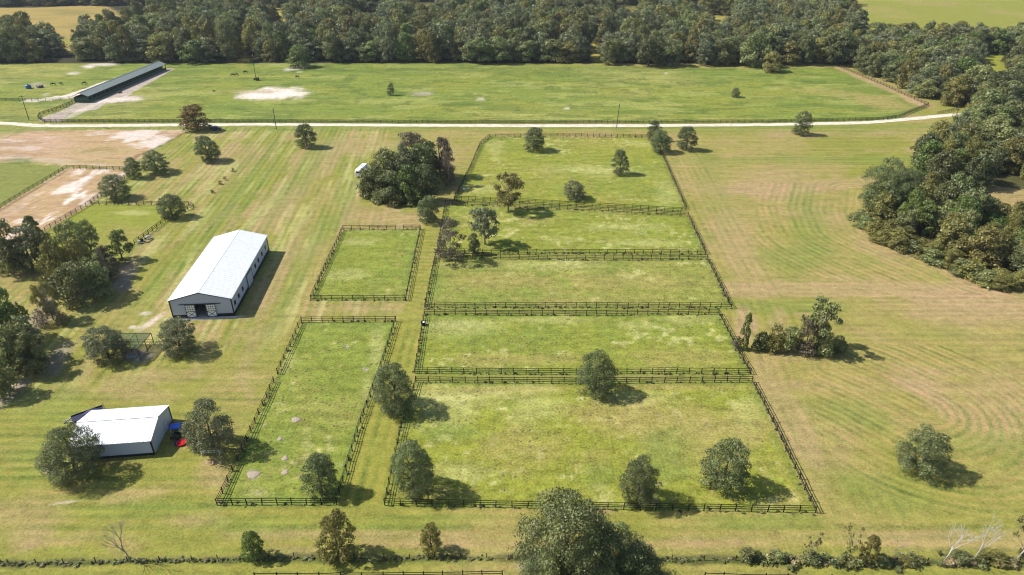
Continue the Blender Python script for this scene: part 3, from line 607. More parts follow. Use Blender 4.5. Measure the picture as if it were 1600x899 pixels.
TP = [
 ('autumn', 309, 163, 207, 46, 'round tree with orange-brown autumn top beside the lane next to the parked car', 'autumn_tree'),
 ('oak', 480, 193, 233, 33, 'dark live oak just below the lane with a pale rock at its foot', 'oak_tree'),
 ('oak', 327, 212, 255, 40, 'dark live oak just below the orange-topped tree by the lane', 'oak_tree'),
 ('oak', 246, 236, 274, 46, 'wide live oak beside the dirt yard, right one of a touching pair', 'oak_tree'),
 ('oak', 210, 246, 281, 29, 'small live oak on a bare trunk at the riding arena corner, left of a pair', 'oak_tree'),
 ('oak', 183, 273, 315, 46, 'live oak overhanging the right side of the sandy arena fence', 'oak_tree'),
 ('oak', 270, 303, 344, 41, 'live oak standing over the corner of the small green paddock fence', 'oak_tree'),
 ('oakgrey', 171, 507, 570, 66, 'broad grey-green live oak leaning over the steel pen', 'oak_tree'),
 ('oakgrey', 283, 497, 558, 64, 'broad grey-green live oak in front of the long white barn', 'oak_tree'),
 ('oakgrey', 333, 624, 714, 78, 'large live oak right of the small white shed, over the white pipe rack', 'oak_tree'),
 ('oakfine', 122, 664, 758, 88, 'largest live oak on the left, overlapping the roof of the small white shed', 'oak_tree'),
 ('oakfine', 619, 570, 652, 70, 'dense live oak in the mown lane between the long left and bottom paddocks', 'oak_tree'),
 ('oakfine', 646, 687, 779, 72, 'live oak inside the lower left corner of the bottom paddock', 'oak_tree'),
 ('oak', 503, 711, 781, 56, 'small live oak in the lower right corner of the long left paddock', 'oak_tree'),
 ('leafy', 529, 797, 882, 62, 'yellow-green leafy tree outside the gap between the two lower paddocks', 'broadleaf_tree'),
 ('bright', 397, 829, 878, 36, 'small bright green tree at the hedge line below the long left paddock', 'broadleaf_tree'),
 ('leafy', 674, 817, 868, 36, 'small sparse olive tree at the hedge line below the bottom paddock', 'broadleaf_tree'),
 ('oakfine', 930, 547, 623, 62, 'dense round live oak straddling the double fence above the bottom paddock', 'oak_tree'),
 ('oakfine', 996, 712, 794, 64, 'live oak at the bottom fence of the bottom paddock, left of the pointed oak', 'oak_tree'),
 ('conic', 1128, 684, 773, 74, 'pointed live oak in the lower right of the bottom paddock, clear of its fence', 'oak_tree'),
 ('conic', 1436, 668, 749, 76, 'lone spreading tree in the mown field at right, nearest the camera there', 'oak_tree'),
 ('oak', 669, 305, 351, 37, 'live oak between the dense clump and the small upper paddock', 'oak_tree'),
 ('oak', 834, 198, 238, 36, 'dark live oak on the top fence of the uppermost paddock', 'oak_tree'),
 ('conic', 968, 233, 275, 29, 'slim dark oak in the right half of the uppermost paddock', 'oak_tree'),
 ('oakgrey', 897, 281, 314, 38, 'low rounded grey-green tree near the bottom fence of the uppermost paddock', 'oak_tree'),
 ('looseolive', 794, 269, 336, 44, 'tall open-crowned yellowish tree at the bottom left of the uppermost paddock', 'open_tree'),
 ('loose', 758, 322, 388, 42, 'tall ragged grey-green tree inside the fourth paddock down from the lane', 'open_tree'),
 ('thinbrown', 704, 340, 414, 50, 'thin brown half-bare tree where the middle paddock corners meet', 'bare_tree'),
 ('oak', 741, 364, 399, 20, 'small dark tree on the double fence, right of the half-bare brown tree', 'oak_tree'),
 ('oak', 1021, 188, 222, 24, 'narrow oak behind another one at the top right paddock corner', 'oak_tree'),
 ('oak', 1031, 203, 241, 35, 'oak at the top right corner of the uppermost paddock, front one of a pair', 'oak_tree'),
 ('oak', 1072, 197, 237, 32, 'round oak just right of the uppermost paddock corner', 'oak_tree'),
 ('oak', 1250, 174, 213, 29, 'lone round oak at the lane edge over the right hand mown field', 'oak_tree'),
 ('conic', 611, 130, 150, 12, 'tiny dark tree alone in the middle of the far pasture', 'oak_tree'),
 ('oak', 1148, 137, 153, 15, 'small dark bush tree alone in the right of the far pasture', 'oak_tree'),
 ('woodgreen', 467, 70, 107, 36, 'bright green round tree standing in the pasture in front of the far wood', 'broadleaf_tree'),
 ('woodolive', 1205, 80, 114, 36, 'rounded tree stepping out of the far wood into the right of the pasture', 'broadleaf_tree'),
 # the dense clump left of the uppermost paddock
 ('brown', 645, 205, 262, 44, 'reddish brown crown at the top of the dense tree clump', 'brown_tree'),
 ('brown', 688, 214, 282, 46, 'reddish brown tree on the right side of the dense tree clump', 'brown_tree'),
 ('thinbrown', 702, 236, 292, 24, 'grey-brown thin tree at the right edge of the dense tree clump', 'brown_tree'),
 ('wood', 604, 232, 300, 46, 'dark tree on the left side of the dense clump, behind the white camper', 'clump_tree'),
 ('woodgrey', 630, 226, 300, 44, 'grey-green mossy tree in the middle of the dense clump', 'clump_tree'),
 ('wood', 660, 224, 300, 50, 'dark green tree between the two brown crowns of the clump', 'clump_tree'),
 ('wood', 585, 256, 312, 44, 'dark tree at the left front of the dense clump, next to the white camper', 'clump_tree'),
 ('woodgreen', 640, 258, 321, 40, 'green tree at the front centre of the dense clump', 'clump_tree'),
 ('wood', 612, 268, 320, 46, 'dark bushy tree at the front left of the dense clump', 'clump_tree'),
 ('wood', 664, 256, 319, 40, 'dark tree at the front right of the dense clump', 'clump_tree'),
 ('woodolive', 575, 275, 310, 28, 'low olive tree at the far left foot of the dense clump', 'clump_tree'),
 ('shrub', 590, 296, 319, 26, 'low dark bush along the front left skirt of the dense clump', 'bush'),
 ('shrubolive', 617, 302, 324, 30, 'low olive bush at the front middle of the dense clump', 'bush'),
 ('shrub', 645, 304, 323, 26, 'low dark bush at the front right skirt of the dense clump', 'bush'),
 ('woodgreen', 668, 222, 285, 34, 'fresh green upright tree at the back of the dense clump', 'clump_tree'),
 # the hedge island in the right field
 ('cypress', 1160, 488, 549, 17, 'slim upright dark green tree at the left end of the hedge island', 'upright_tree'),
 ('fanpine', 1276, 468, 558, 58, 'tall open tree with tufted crown at the right end of the hedge island', 'open_tree'),
 ('brown', 1256, 498, 556, 28, 'greyish brown leafy tree at the foot of the tall tufted tree on the hedge island', 'brown_tree'),
 ('shrubolive', 1208, 507, 552, 30, 'palm-like light green bush in the middle of the hedge island', 'bush'),
 ('shrub', 1186, 517, 551, 30, 'dark bush beside the upright tree of the hedge island', 'bush'),
 ('shrub', 1232, 510, 554, 34, 'dark bush between the middle and the tall tree of the hedge island', 'bush'),
 ('shrub', 1285, 518, 559, 38, 'dark bush at the right foot of the tall tufted tree', 'bush'),
 ('shrub', 1308, 525, 557, 28, 'low dark bush at the right tip of the hedge island', 'bush'),
 ('shrubdry', 1150, 524, 548, 20, 'dry brownish bush against the paddock fence at the hedge island', 'bush'),
 ('shrubdry', 1258, 530, 560, 30, 'dry brownish bush low in front of the hedge island', 'bush'),
 # bottom hedge line
 ('sparse', 1263, 828, 882, 36, 'thin tree with sparse leaf tufts, farthest left on the bottom right hedge line', 'sparse_tree'),
 ('sparse', 1325, 826, 882, 44, 'thin grey tree just left of the bright green tree on the bottom hedge line', 'sparse_tree'),
 ('leafy', 1354, 834, 882, 28, 'bright yellow-green small tree on the bottom hedge line at right', 'broadleaf_tree'),
 ('shrub', 1218, 862, 880, 22, 'low dark bush at the left end of the bottom right hedge line', 'bush'),
 ('shrub', 1166, 856, 880, 26, 'thin dark bush left of the bottom right hedge line, far left one', 'bush'),
 ('shrub', 1184, 862, 879, 18, 'low dark bush beside the thin bush left of the hedge line', 'bush'),
 ('shrub', 1270, 864, 883, 34, 'dark bush at the foot of the sparse tufted tree', 'bush'),
 ('shrub', 1375, 864, 887, 30, 'dark bush right of the yellow-green tree on the bottom hedge line', 'bush'),
 ('shrubolive', 1410, 869, 884, 30, 'low olive bush between the yellow-green tree and the white dead trees', 'bush'),
 ('shrub', 1500, 862, 884, 34, 'dark bush between the two white dead trees', 'bush'),
 ('shrubolive', 1555, 866, 886, 44, 'low olive bush between the white dead tree and the rightmost leaning one', 'bush'),
 ('sparse', 1592, 800, 884, 64, 'leafy leaning tree with sparse tufts at the bottom right edge', 'sparse_tree'),
 # left hand groves
 ('wood', 18, 338, 432, 48, 'tall dark pine-like tree at the left edge, in the grove beside the arena', 'grove_tree'),
 ('woodgrey', 52, 350, 428, 52, 'silvery green tree in the grove beside the arena', 'grove_tree'),
 ('woodgreen', 57, 337, 380, 26, 'small green-topped tree behind the silvery one beside the arena', 'grove_tree'),
 ('wood', 84, 362, 424, 30, 'dark tree at the right end of the grove beside the arena', 'grove_tree'),
 ('wood', 122, 344, 420, 40, 'dark tree at the back of the grove under the small green paddock', 'grove_tree'),
 ('conic', 152, 343, 424, 34, 'pointed dark tree at the back of the grove under the small green paddock', 'grove_tree'),
 ('woodolive', 100, 375, 460, 50, 'yellow-green tree on the left of the grove under the small green paddock', 'grove_tree'),
 ('cypress', 192, 360, 412, 34, 'pointed green tree at the right end of the grove, by the junk pile', 'grove_tree'),
 ('brown', 171, 385, 440, 36, 'brownish tree on the right of the grove under the small green paddock', 'grove_tree'),
 ('woodolive', 134, 372, 450, 46, 'tall olive-green tree in the middle of the grove under the small green paddock', 'grove_tree'),
 ('wood', 126, 410, 482, 58, 'dark tree at the front of the grove under the small green paddock', 'grove_tree'),
 ('wood', 156, 402, 468, 46, 'dark tree at the front right of the grove under the small green paddock', 'grove_tree'),
 ('looseolive', 84, 440, 506, 34, 'thin half-bare tree between the two left groves', 'open_tree'),
 ('shrubdry', 68, 482, 514, 34, 'dry brush at the foot of the thin half-bare tree between the left groves', 'bush'),
 ('shrubdry', 96, 480, 510, 26, 'dry brush just right of the thin half-bare tree between the left groves', 'bush'),
 ('woodgreen', 22, 448, 540, 52, 'tall green pine-like tree at the top of the lower left grove', 'grove_tree'),
 ('woodgrey', 52, 492, 570, 46, 'silvery green tree on the right of the lower left grove', 'grove_tree'),
 ('wood', 20, 505, 590, 62, 'dark tree at the left edge in the lower left grove', 'grove_tree'),
 ('wood', 56, 520, 592, 44, 'dark tree at the right front of the lower left grove', 'grove_tree'),
 ('wood', 4, 550, 626, 50, 'dark tree cut by the left edge at the bottom of the lower left grove', 'grove_tree'),
 ('woodolive', -12, 470, 560, 50, 'olive tree cut by the left edge behind the dark grove trees', 'grove_tree'),
]
for t in TP: tree_px(t[0], t[1], t[2], t[3], t[4] * (1.14 if t[6] in ('grove_tree', 'clump_tree', 'open_tree', 'brown_tree') else 1), t[5], 'bush' if t[6] == 'bush' else 'tree', None, t[6])
# the big cluster at the bottom centre: three close live oaks
for cx, yb, D, H, lab in [(880, 912, 13.2, 16.2, 'huge live oak at the bottom centre, tallest crown of the cluster'), (945, 925, 11.5, 11.5, 'second live oak of the bottom centre cluster, right of the tallest'),
                          (995, 932, 9, 7.6, 'lowest live oak at the right end of the bottom centre cluster'), (850, 925, 7.6, 7.6, 'low live oak bulging from the left of the bottom centre cluster')]:
    put_tree('oakfine', G(cx, yb), D, H, lab, name='oak_tree')

def bare_px(cx, top, bottom, label, m, seed, w=1.0, leaf=None, **k):
    p = G(cx, bottom); u = (449.5 - top) / F; H = CH + p.y * (u * cp - sp) / (u * sp + cp)
    o = thing('dead_tree', label, 'tree', p, 0); o.scale = (H * w, H * w, H); link('branches', bare('branches', seed, m, **k), o); return o
bare_px(204, 808, 878, 'leafless grey tree on the bottom hedge line at left', M_GREYB, 5, 1.0, spread=.35, depth=5, rad=.012, lean=-.15)
bare_px(1475, 822, 877, 'left white dead tree on the bottom right hedge line', M_PALE, 9, 1.0, spread=.5, depth=5, rad=.011, lean=.15)
bare_px(1520, 818, 877, 'right white dead tree on the bottom right hedge line', M_PALE, 12, .9, spread=.45, depth=5, rad=.010, lean=.15)
bare_px(1584, 805, 880, 'white leaning dead tree at the right edge of the photo', M_PALE, 17, .9, spread=.4, depth=5, rad=.012, lean=.3)
bare_px(1392, 835, 877, 'faint small dead tree right of the yellow-green tree', M_GREYB, 19, .9, spread=.6, depth=4, rad=.008)
bare_px(697, 345, 402, 'bare grey tree standing inside the half-bare brown tree', M_GREYB, 23, .9, spread=.6, depth=5, rad=.013)
bare_px(93, 448, 507, 'bare pale tree in the gap between the two left groves', M_GREYB, 29, .8, spread=.55, depth=5, rad=.014)

# ------------------------------------------------------------------ woods
def scatter(P, minx, spacing, seed, holes=()):
    wp = GP(P) if P[0][1] > -900 else P; xs = [q[0] for q in wp]; ys = [q[1] for q in wp]; r = np.random.default_rng(seed); out = []
    nx = int((max(xs) - min(xs)) / spacing) + 1; ny = int((max(ys) - min(ys)) / spacing) + 1
    X, Y = np.meshgrid(min(xs) + (np.arange(nx) + .5) * spacing, min(ys) + (np.arange(ny) + .5) * spacing)
    X = X + (np.arange(ny) % 2)[:, None] * spacing / 2
    X = X.ravel() + r.uniform(-.42, .42, nx * ny) * spacing; Y = Y.ravel() + r.uniform(-.42, .42, nx * ny) * spacing
    k = in_poly(X, Y, wp)
    for h in holes: k &= ~in_poly(X, Y, GP(h))
    return [(float(a), float(b)) for a, b in zip(X[k], Y[k])]
WOODS = []   # (x, y, key, D, H, region)
def add_wood(pts, region_, keys, Dr, Hr):
    for x, y in pts: WOODS.append((x, y, rng.choice(keys), rng.uniform(*Dr), rng.uniform(*Hr), region_))
K1 = ['wood'] * 6 + ['woodolive'] * 3 + ['woodgrey'] * 3 + ['woodgreen']
H1 = [[(370, 36), (388, 36), (390, 100), (368, 100)], [(424, 12), (452, 12), (456, 68), (428, 68)], [(950, 8), (1003, 8), (1003, 48), (950, 48)], [(1050, 6), (1098, 6), (1100, 40), (1050, 40)],
      [(1102, 24), (1152, 24), (1152, 64), (1102, 64)], [(640, 4), (690, 4), (690, 36), (640, 36)], [(550, 20), (600, 18), (600, 50), (550, 52)], [(923, 60), (940, 60), (942, 99), (921, 99)], [(455, 2), (500, 2), (500, 30), (455, 30)]]
HC = [[(1508, 284), (1660, 296), (1660, 350), (1535, 343)], [(1520, 60), (1574, 66), (1584, 156), (1522, 152)]]
add_wood(scatter([(-160, 98.3), (-160, 72), (60, 70), (88, 80), (92, 97)], 0, 9.5, 1), 'left', K1, (11, 20), (13, 24))
add_wood(scatter([(126, 97), (122, 80), (200, 52), (260, 30), (372, 40), (372, 98.5)], 0, 9.8, 2, H1), 'stable', K1, (10, 20), (12, 23))
add_wood(scatter([(392, 97), (392, 36), (560, 14), (700, 10), (700, 98.5)], 0, 10.3, 3, H1), 'mid', K1, (10, 20), (11, 21))
add_wood(scatter([(700, 98.5), (700, 10), (1180, 10), (1345, 40), (1338, 80), (1305, 103), (1130, 105), (900, 101)], 0, 10.5, 4, H1), 'centre', K1 + ['woodgrey'] * 2, (10, 20), (11, 21))
add_wood(scatter([(1316, 102), (1340, 76), (1400, 66), (1570, 70), (1640, 62), (1640, 78), (1570, 82), (1530, 96), (1518, 130), (1530, 150), (1512, 172), (1496, 172), (1460, 165), (1388, 131)], 0, 8.6, 5), 'fenceside', K1, (9, 18), (9, 17))
add_wood(scatter([(1518, 184), (1516, 172), (1535, 152), (1560, 130), (1572, 90), (1660, 76), (1760, 120), (1760, 330), (1640, 330), (1600, 282), (1560, 272), (1500, 258), (1480, 222), (1510, 200)], 0, 8.4, 6, HC), 'right', K1 + ['woodgrey'], (8, 16), (8, 15))
add_wood(scatter([(-100, 12), (-100, -30), (260, -30), (250, 8)], 0, 12, 7), 'back', K1, (12, 22), (11, 20))
add_wood(scatter([(258, 20), (250, -40), (1340, -40), (1330, 12), (1180, 12), (700, 12), (400, 34)], 0, 14, 8, H1), 'back', K1, (11, 22), (9, 19))
GR = ['wood'] * 4 + ['woodolive'] * 4 + ['woodgreen'] * 2
add_wood(scatter([(1352, 338), (1350, 315), (1420, 312), (1560, 330), (1630, 340), (1750, 350), (1750, 440), (1600, 430), (1530, 416), (1440, 388), (1380, 362)], 0, 6.2, 9, HC), 'grove', GR, (6, 12), (6, 13))
add_wood(scatter([(1440, 262), (1500, 262), (1530, 300), (1440, 300)], 0, 6.5, 10), 'grove', GR, (8, 11), (11, 14))
add_wood(scatter([(1430, 262), (1440, 242), (1500, 236), (1520, 262)], 0, 7, 12), 'groveback', ['woodolive'] * 3 + ['wood'], (9, 12), (11, 14))
# low edge of the right hand grove
for x, y in GP([(1346, 345), (1352, 358), (1362, 368), (1376, 377), (1392, 385), (1410, 391), (1428, 398), (1446, 405), (1462, 413), (1480, 419), (1498, 427), (1516, 434), (1534, 440), (1552, 444), (1570, 448), (1590, 451), (1365, 355), (1385, 366), (1408, 376), (1436, 388), (1460, 398), (1486, 409), (1520, 424), (1560, 436), (1600, 444)]):
    WOODS.append((x + rng.uniform(-1, 1), y + rng.uniform(-1, 1), rng.choice(['shrub', 'shrubolive', 'shrubolive', 'woodolive']), rng.uniform(5, 7.5), rng.uniform(2.8, 5), 'fringe'))
for cx, top, bottom, w_, lab in [(1376, 247, 340, 76, 'large dark blue-green tree at the left tip of the right hand grove'), (1402, 262, 345, 50, 'dark tree just right of the one at the left tip of the right hand grove')]:
    tree_px('oakfine', cx, top, bottom, w_, lab, name='grove_tree')
REG = {'left': ('far wood left of the golden gap', 'far wood at left'), 'stable': ('far wood behind the green-roofed stable', 'far wood behind the stable'),
       'mid': ('far wood behind the white sand patch', 'far wood behind the sand patch'), 'centre': ('far wood along the top middle of the pasture', 'far wood, middle stretch'),
       'fenceside': ('wood along the slanting right pasture fence', 'wood along the slanting fence'), 'right': ('wood at the right edge beyond the lane end', 'wood at the lane end'),
       'grove': ('right hand grove in the mown field', 'right hand grove'), 'groveback': ('top of the right hand grove below the lane end', 'back of the right hand grove'), 'fringe': ('curved front edge of the right hand grove', 'front edge of the right hand grove')}
LOOK = {'wood': 'dark green tree', 'woodolive': 'yellowish olive tree', 'woodgrey': 'grey-green mossy tree', 'woodgreen': 'fresh green tree', 'shrub': 'low dark bush', 'shrubolive': 'low olive bush'}
vis = [q for q in WOODS if q[5] != 'back' and -60 < PXY(q[0], q[1])[0] < 1660]
vis.sort(key=lambda q: math.hypot(q[0], q[1]) - q[3] * 2)
near = vis[:285]; nearset = set(id(q) for q in near); rest = [q for q in WOODS if id(q) not in nearset]
for x, y, key, D, H, rg in near:
    bush = key.startswith('shrub'); put_tree(key, (x, y, 0), D, H, LOOK[key] + ' in the ' + REG[rg][0], 'bush' if bush else 'tree', LOOK[key] + 's, ' + REG[rg][1], 'bush' if bush else 'woodland_tree', vi=rng.randrange(9))
# all the rest of the woods: one mass
def stuff_points(name, pts, protos, label, scales):
    pc = bpy.data.collections.new(name + '_kinds')
    for i, me_ in enumerate(protos):
        o = bpy.data.objects.new('kind_%02d' % i, me_); pc.objects.link(o)
    me = bpy.data.meshes.new(name); me.from_pydata([(x, y, 0) for x, y in pts], [], [])
    a = me.attributes.new('pick', 'INT', 'POINT'); a.data.foreach_set('value', np.array([s[0] for s in scales], np.int32))
    a = me.attributes.new('size', 'FLOAT_VECTOR', 'POINT'); a.data.foreach_set('vector', np.array([(s[1], s[1], s[2]) for s in scales], np.float32).ravel())
    a = me.attributes.new('turn', 'FLOAT', 'POINT'); a.data.foreach_set('value', np.array([rng.uniform(0, 6.28) for s in scales], np.float32))
    o = link(name, me); g = bpy.data.node_groups.new(name, 'GeometryNodeTree')
    g.interface.new_socket('Geometry', in_out='INPUT', socket_type='NodeSocketGeometry'); g.interface.new_socket('Geometry', in_out='OUTPUT', socket_type='NodeSocketGeometry')
    gi = g.nodes.new('NodeGroupInput'); go = g.nodes.new('NodeGroupOutput'); ip = g.nodes.new('GeometryNodeInstanceOnPoints'); ci = g.nodes.new('GeometryNodeCollectionInfo')
    ci.inputs['Collection'].default_value = pc; ci.inputs['Separate Children'].default_value = True; ci.inputs['Reset Children'].default_value = True
    def attr(nm, ty):
        x = g.nodes.new('GeometryNodeInputNamedAttribute'); x.data_type = ty; x.inputs['Name'].default_value = nm; return [s for s in x.outputs if s.enabled][0]
    cx = g.nodes.new('ShaderNodeCombineXYZ'); g.links.new(attr('turn', 'FLOAT'), cx.inputs['Z'])
    g.links.new(gi.outputs[0], ip.inputs['Points']); g.links.new(ci.outputs[0], ip.inputs['Instance']); ip.inputs['Pick Instance'].default_value = True
    g.links.new(attr('pick', 'INT'), ip.inputs['Instance Index']); g.links.new(attr('size', 'FLOAT_VECTOR'), ip.inputs['Scale']); g.links.new(cx.outputs[0], ip.inputs['Rotation'])
    g.links.new(ip.outputs[0], go.inputs[0]); md = o.modifiers.new('spread', 'NODES'); md.node_group = g
    return tag(o, label, kind='stuff')
KEYI = {}; protos = []
for key in ('wood', 'woodolive', 'woodgrey', 'woodgreen', 'shrub', 'shrubolive'):
    KEYI[key] = []
    for cr, tk in PRO[key]: KEYI[key].append(len(protos)); protos.append(cr)
o = stuff_points('woodland', [(q[0], q[1]) for q in rest], protos, 'unbroken mass of dark oak woodland beyond the far pasture', [(rng.choice(KEYI[q[2]]), q[3], q[4]) for q in rest])
print('trees near', len(near), 'mass', len(rest))

# ------------------------------------------------------------------ board fences
def box_mesh(name, d, m, c=(0, 0, 0)):
    mb = MB(); mb.box(c, d); return mb.mesh(name, m)
POST = box_mesh('post', (.13, .13, 1.46), M_FENCE, (0, 0, .74))
ANGLED = {}
TUFTS = []
def fence(label, runs, spacing=2.44, rails=(1.34, .90, .46), board=.125, post=POST, tufts=1.0, name='board_fence', m=M_FENCE, nearfirst=True, tw=1.0):
    """runs: lists of ground points; posts every bay, boards nailed to them"""
    P0 = runs[0][0]; o = thing(name, label, 'fence', (P0.x, P0.y, 0)); org = Vector((P0.x, P0.y, 0)); spots = []; mbs = [MB() for _ in rails]
    for run in runs:
        pts = []
        for i in range(len(run) - 1):
            a, b_ = run[i], run[i + 1]; n_ = max(1, round((b_ - a).length / spacing)); pts += [a.lerp(b_, k / n_) for k in range(n_)]
        pts.append(run[-1]); prev = None
        for i, p in enumerate(pts):
            q = p + Vector((rng.uniform(-.05, .05), rng.uniform(-.05, .05), 0)); t = pts[min(i + 1, len(pts) - 1)] - pts[max(0, i - 1)]; ang = math.atan2(t.y, t.x)
            spots.append((q, ang)); hz = [r_ + rng.gauss(0, .03) for r_ in rails]
            if prev:
                s_ = Vector((t.y, -t.x, 0)).normalized() * .085
                for k, mb in enumerate(mbs): mb.bar(prev[0] - org + s_ + Vector((0, 0, prev[1][k])), q - org + s_ + Vector((0, 0, hz[k])), .03, board)
                for _ in range(int(rng.uniform(.8, 3.2) * tufts + rng.random())):
                    w_ = prev[0].lerp(q, rng.random()); TUFTS.append((w_.x + rng.gauss(0, .22) * tw, w_.y + rng.gauss(0, .22) * tw, rng.uniform(.25, .8) * tufts ** .3, rng.uniform(.15, .42) * tufts ** .3))
            prev = (q, hz)
    spots.sort(key=lambda s: s[0].length)
    for q, ang in spots[:100]:
        c = link('post', post, o); c.location = q - org; c.rotation_euler = (rng.gauss(0, .035), rng.gauss(0, .035), ang)
    if len(spots) > 100:
        mb = MB()
        for q, ang in spots[100:]: mb.box(tuple(q - org + Vector((0, 0, .74))), (.15, .15, 1.5), ang)
        tag(mb.build('post', m, o), kind='stuff')
    for mb in mbs: mb.build('rail', m, o)
    return o
def GR_(l): return [G(a, b_) for a, b_ in l]
P_ = PADS
fence('black board fence with a gap near its top right corner, round the small paddock', [GR_([(618, 358.7), (536, 359.5), (486, 469), (634, 470), (657, 358.5), (631, 358.6)])])
fence('black board fence round the long narrow lower left paddock', [GR_([(434, 585), (471, 503.5), (619, 502.5), (592, 586), (559, 676), (526, 789), (340, 789.5), (428, 598)])], tufts=.8)
fence('black board fence round the large bottom paddock', [GR_([(650, 597.5), (900, 599), (1175, 597), (1207, 660), (1274, 801), (1000, 797), (601, 790), (627, 668), (650, 597.5)])], tufts=.9)
fence('black board fence round the second paddock up, above the large bottom one', [GR_([(663, 491.5), (760, 492.5), (900, 493), (1123, 491), (1172, 585), (1000, 584), (900, 585.5), (648, 583.5), (663, 491.5)])], tufts=1.1)
fence('black board fence round the third paddock up, in the middle of the row', [GR_([(680, 402.5), (900, 407), (1105, 405.5), (1142, 481.5), (900, 481), (664, 481.5), (680, 402.5)])], tufts=1.4)
fence('black board fence round the fourth paddock up, under the uppermost one', [GR_([(696, 319.5), (800, 323.5), (950, 331), (1075, 338.5), (1103, 398), (740, 396.5), (683, 395.5), (696, 319.5)])], tufts=1.4)
fence('black board fence round the uppermost paddock next to the lane', [GR_([(710, 313), (735, 262), (750, 227), (765, 214.5), (880, 214), (1012, 215), (1036, 245), (1072, 327), (1064, 331.5), (900, 322), (800, 316), (710, 313)])], tufts=1.2)
fence('long dark board fence of the far pasture running along the gravel lane', [GR_([(122, 158), (95, 170), (63, 181), (60, 186), (70, 191.5), (300, 191.6), (400, 192), (800, 193), (1200, 192), (1380, 188), (1405, 184), (1450, 165.5)])], spacing=2.6, tufts=.5, board=.19)
fence('dark fence slanting down the right side of the far pasture under the trees', [GR_([(1450, 165.5), (1380, 134), (1310, 105)])], spacing=3.0, tufts=.3)
fence('dark fence from the left edge to the near end of the green-roofed stable', [GR_([(-60, 158.5), (60, 158.5), (95, 157), (122, 154)])], spacing=3.0, tufts=.2)
fence('dark board fence round the sandy riding arena', [GR_([(-40, 352), (1, 326), (105, 264), (198, 266.5)]), GR_([(200, 276), (142, 319), (71, 362)])], tufts=.3)
fence('dark board fence of the small green paddock below the arena', [GR_([(144, 320.5), (295, 321), (303, 324), (265, 342), (211, 383)])], tufts=.5)
fence('black board fence cut off by the bottom edge, below the hedge line at centre', [GR_([(400, 906), (600, 904.5), (785, 902)])], spacing=2.9, tufts=.5)
fence('short black fence end at the bottom edge, right of the big tree cluster', [GR_([(1100, 905), (1160, 907), (1400, 912)])], spacing=2.9, tufts=.5)
fence('short brown entrance fence north of the lane end under the trees', [GR_([(1465, 179), (1480, 176), (1496, 172)])], spacing=1.6, tufts=.1, m=M_PLANK)
fence('short brown entrance fence south of the lane end', [GR_([(1488, 182.5), (1516, 184.5)])], spacing=1.6, tufts=.1, m=M_PLANK)
# wire gate in the gap of the small upper paddock
g0, g1 = G(618, 358.7), G(631, 358.6); o = thing('tube_gate', 'thin grey tube gate closing the gap in the small upper paddock fence', 'gate', g0)
mb = MB(); L_ = g1 - g0
for z in (.3, .55, .8, 1.05, 1.25): mb.tube([(0.15, 0, z), tuple(L_ * .97 + Vector((0, 0, z)))], .022, 5)
mb.build('bars', M_METAL, o); mb = MB()
for k in (.04, .5, .97): mb.tube([tuple(L_ * k + Vector((0, 0, .05))), tuple(L_ * k + Vector((0, 0, 1.3)))], .03, 5)
mb.build('uprights', M_METAL, o)
# old wire fence in the bottom hedge line
hl = GR_([(-30, 883), (100, 881), (200, 878), (300, 876), (460, 872), (600, 873), (800, 872), (1050, 875), (1200, 876), (1400, 879), (1640, 879)])
o = thing('wire_fence', 'old thin wire fence hidden in the weedy hedge line across the bottom', 'fence', hl[0]); org = hl[0]
wp_ = box_mesh('post', (.09, .09, 1.1), M_FENCE, (0, 0, .5)); PT = []
for i in range(len(hl) - 1):
    n_ = round((hl[i + 1] - hl[i]).length / 4); PT += [hl[i].lerp(hl[i + 1], k / n_) for k in range(n_)]
for p in PT[:100]: c = link('post', wp_, o); c.location = p - org; c.rotation_euler = (rng.uniform(-.08, .08), rng.uniform(-.08, .08), 0)
for z in (.4, .75, 1.1):
    mb = MB(); mb.tube([tuple(p - org + Vector((0, 0, z))) for p in PT], .010, 3); mb.build('wire', M_PLANK, o)
HEDGE = []
for i in range(len(PT) - 1):
    px_ = PXY(PT[i].x, PT[i].y)[0]; dens = 1.0 if px_ > 1130 else (1.6 if 190 < px_ < 300 else (1.1 if px_ < 560 or px_ > 760 else .8)); amp = 1.3 if px_ > 1180 else .55
    patchy = .3 + 1.2 * float(fbm(np.array([px_]), np.array([3.0]), 40, 77)[0])
    for _ in range(int(13 * dens * patchy + rng.random())):
        w_ = PT[i].lerp(PT[i + 1], rng.random()); HEDGE.append((w_.x + rng.gauss(0, .35), w_.y + rng.gauss(0, .4 * amp), rng.uniform(.5, 1.5) * amp, rng.uniform(.25, .8) * amp))

# ------------------------------------------------------------------ weeds
def tuft_proto(seed, nl, leaf, lm):
    return crown('tuft', seed, 'dome', nl, leaf, MATS[lm], lobes=7, lr=.3, hollow=.8)[0]
TW = [tuft_proto(1, 110, .30, 'leaf_weed'), tuft_proto(2, 110, .30, 'leaf_weed'), tuft_proto(3, 90, .28, 'leaf_wood'), tuft_proto(4, 90, .3, 'leaf_dry'), tuft_proto(5, 60, .34, 'leaf_grass'), tuft_proto(6, 60, .34, 'leaf_grass')]
stuff_points('fence_weeds', [(t[0], t[1]) for t in TUFTS], TW, 'weeds and long grass growing along the feet of the fences', [(rng.choice([0, 1, 2, 4, 5, 5, 3, 0]), t[2], t[3]) for t in TUFTS])
stuff_points('hedge_weeds', [(t[0], t[1]) for t in HEDGE], TW, 'dark strip of weeds and brush along the bottom wire fence', [(rng.choice([0, 1, 2, 2, 3]), t[2], t[3]) for t in HEDGE])
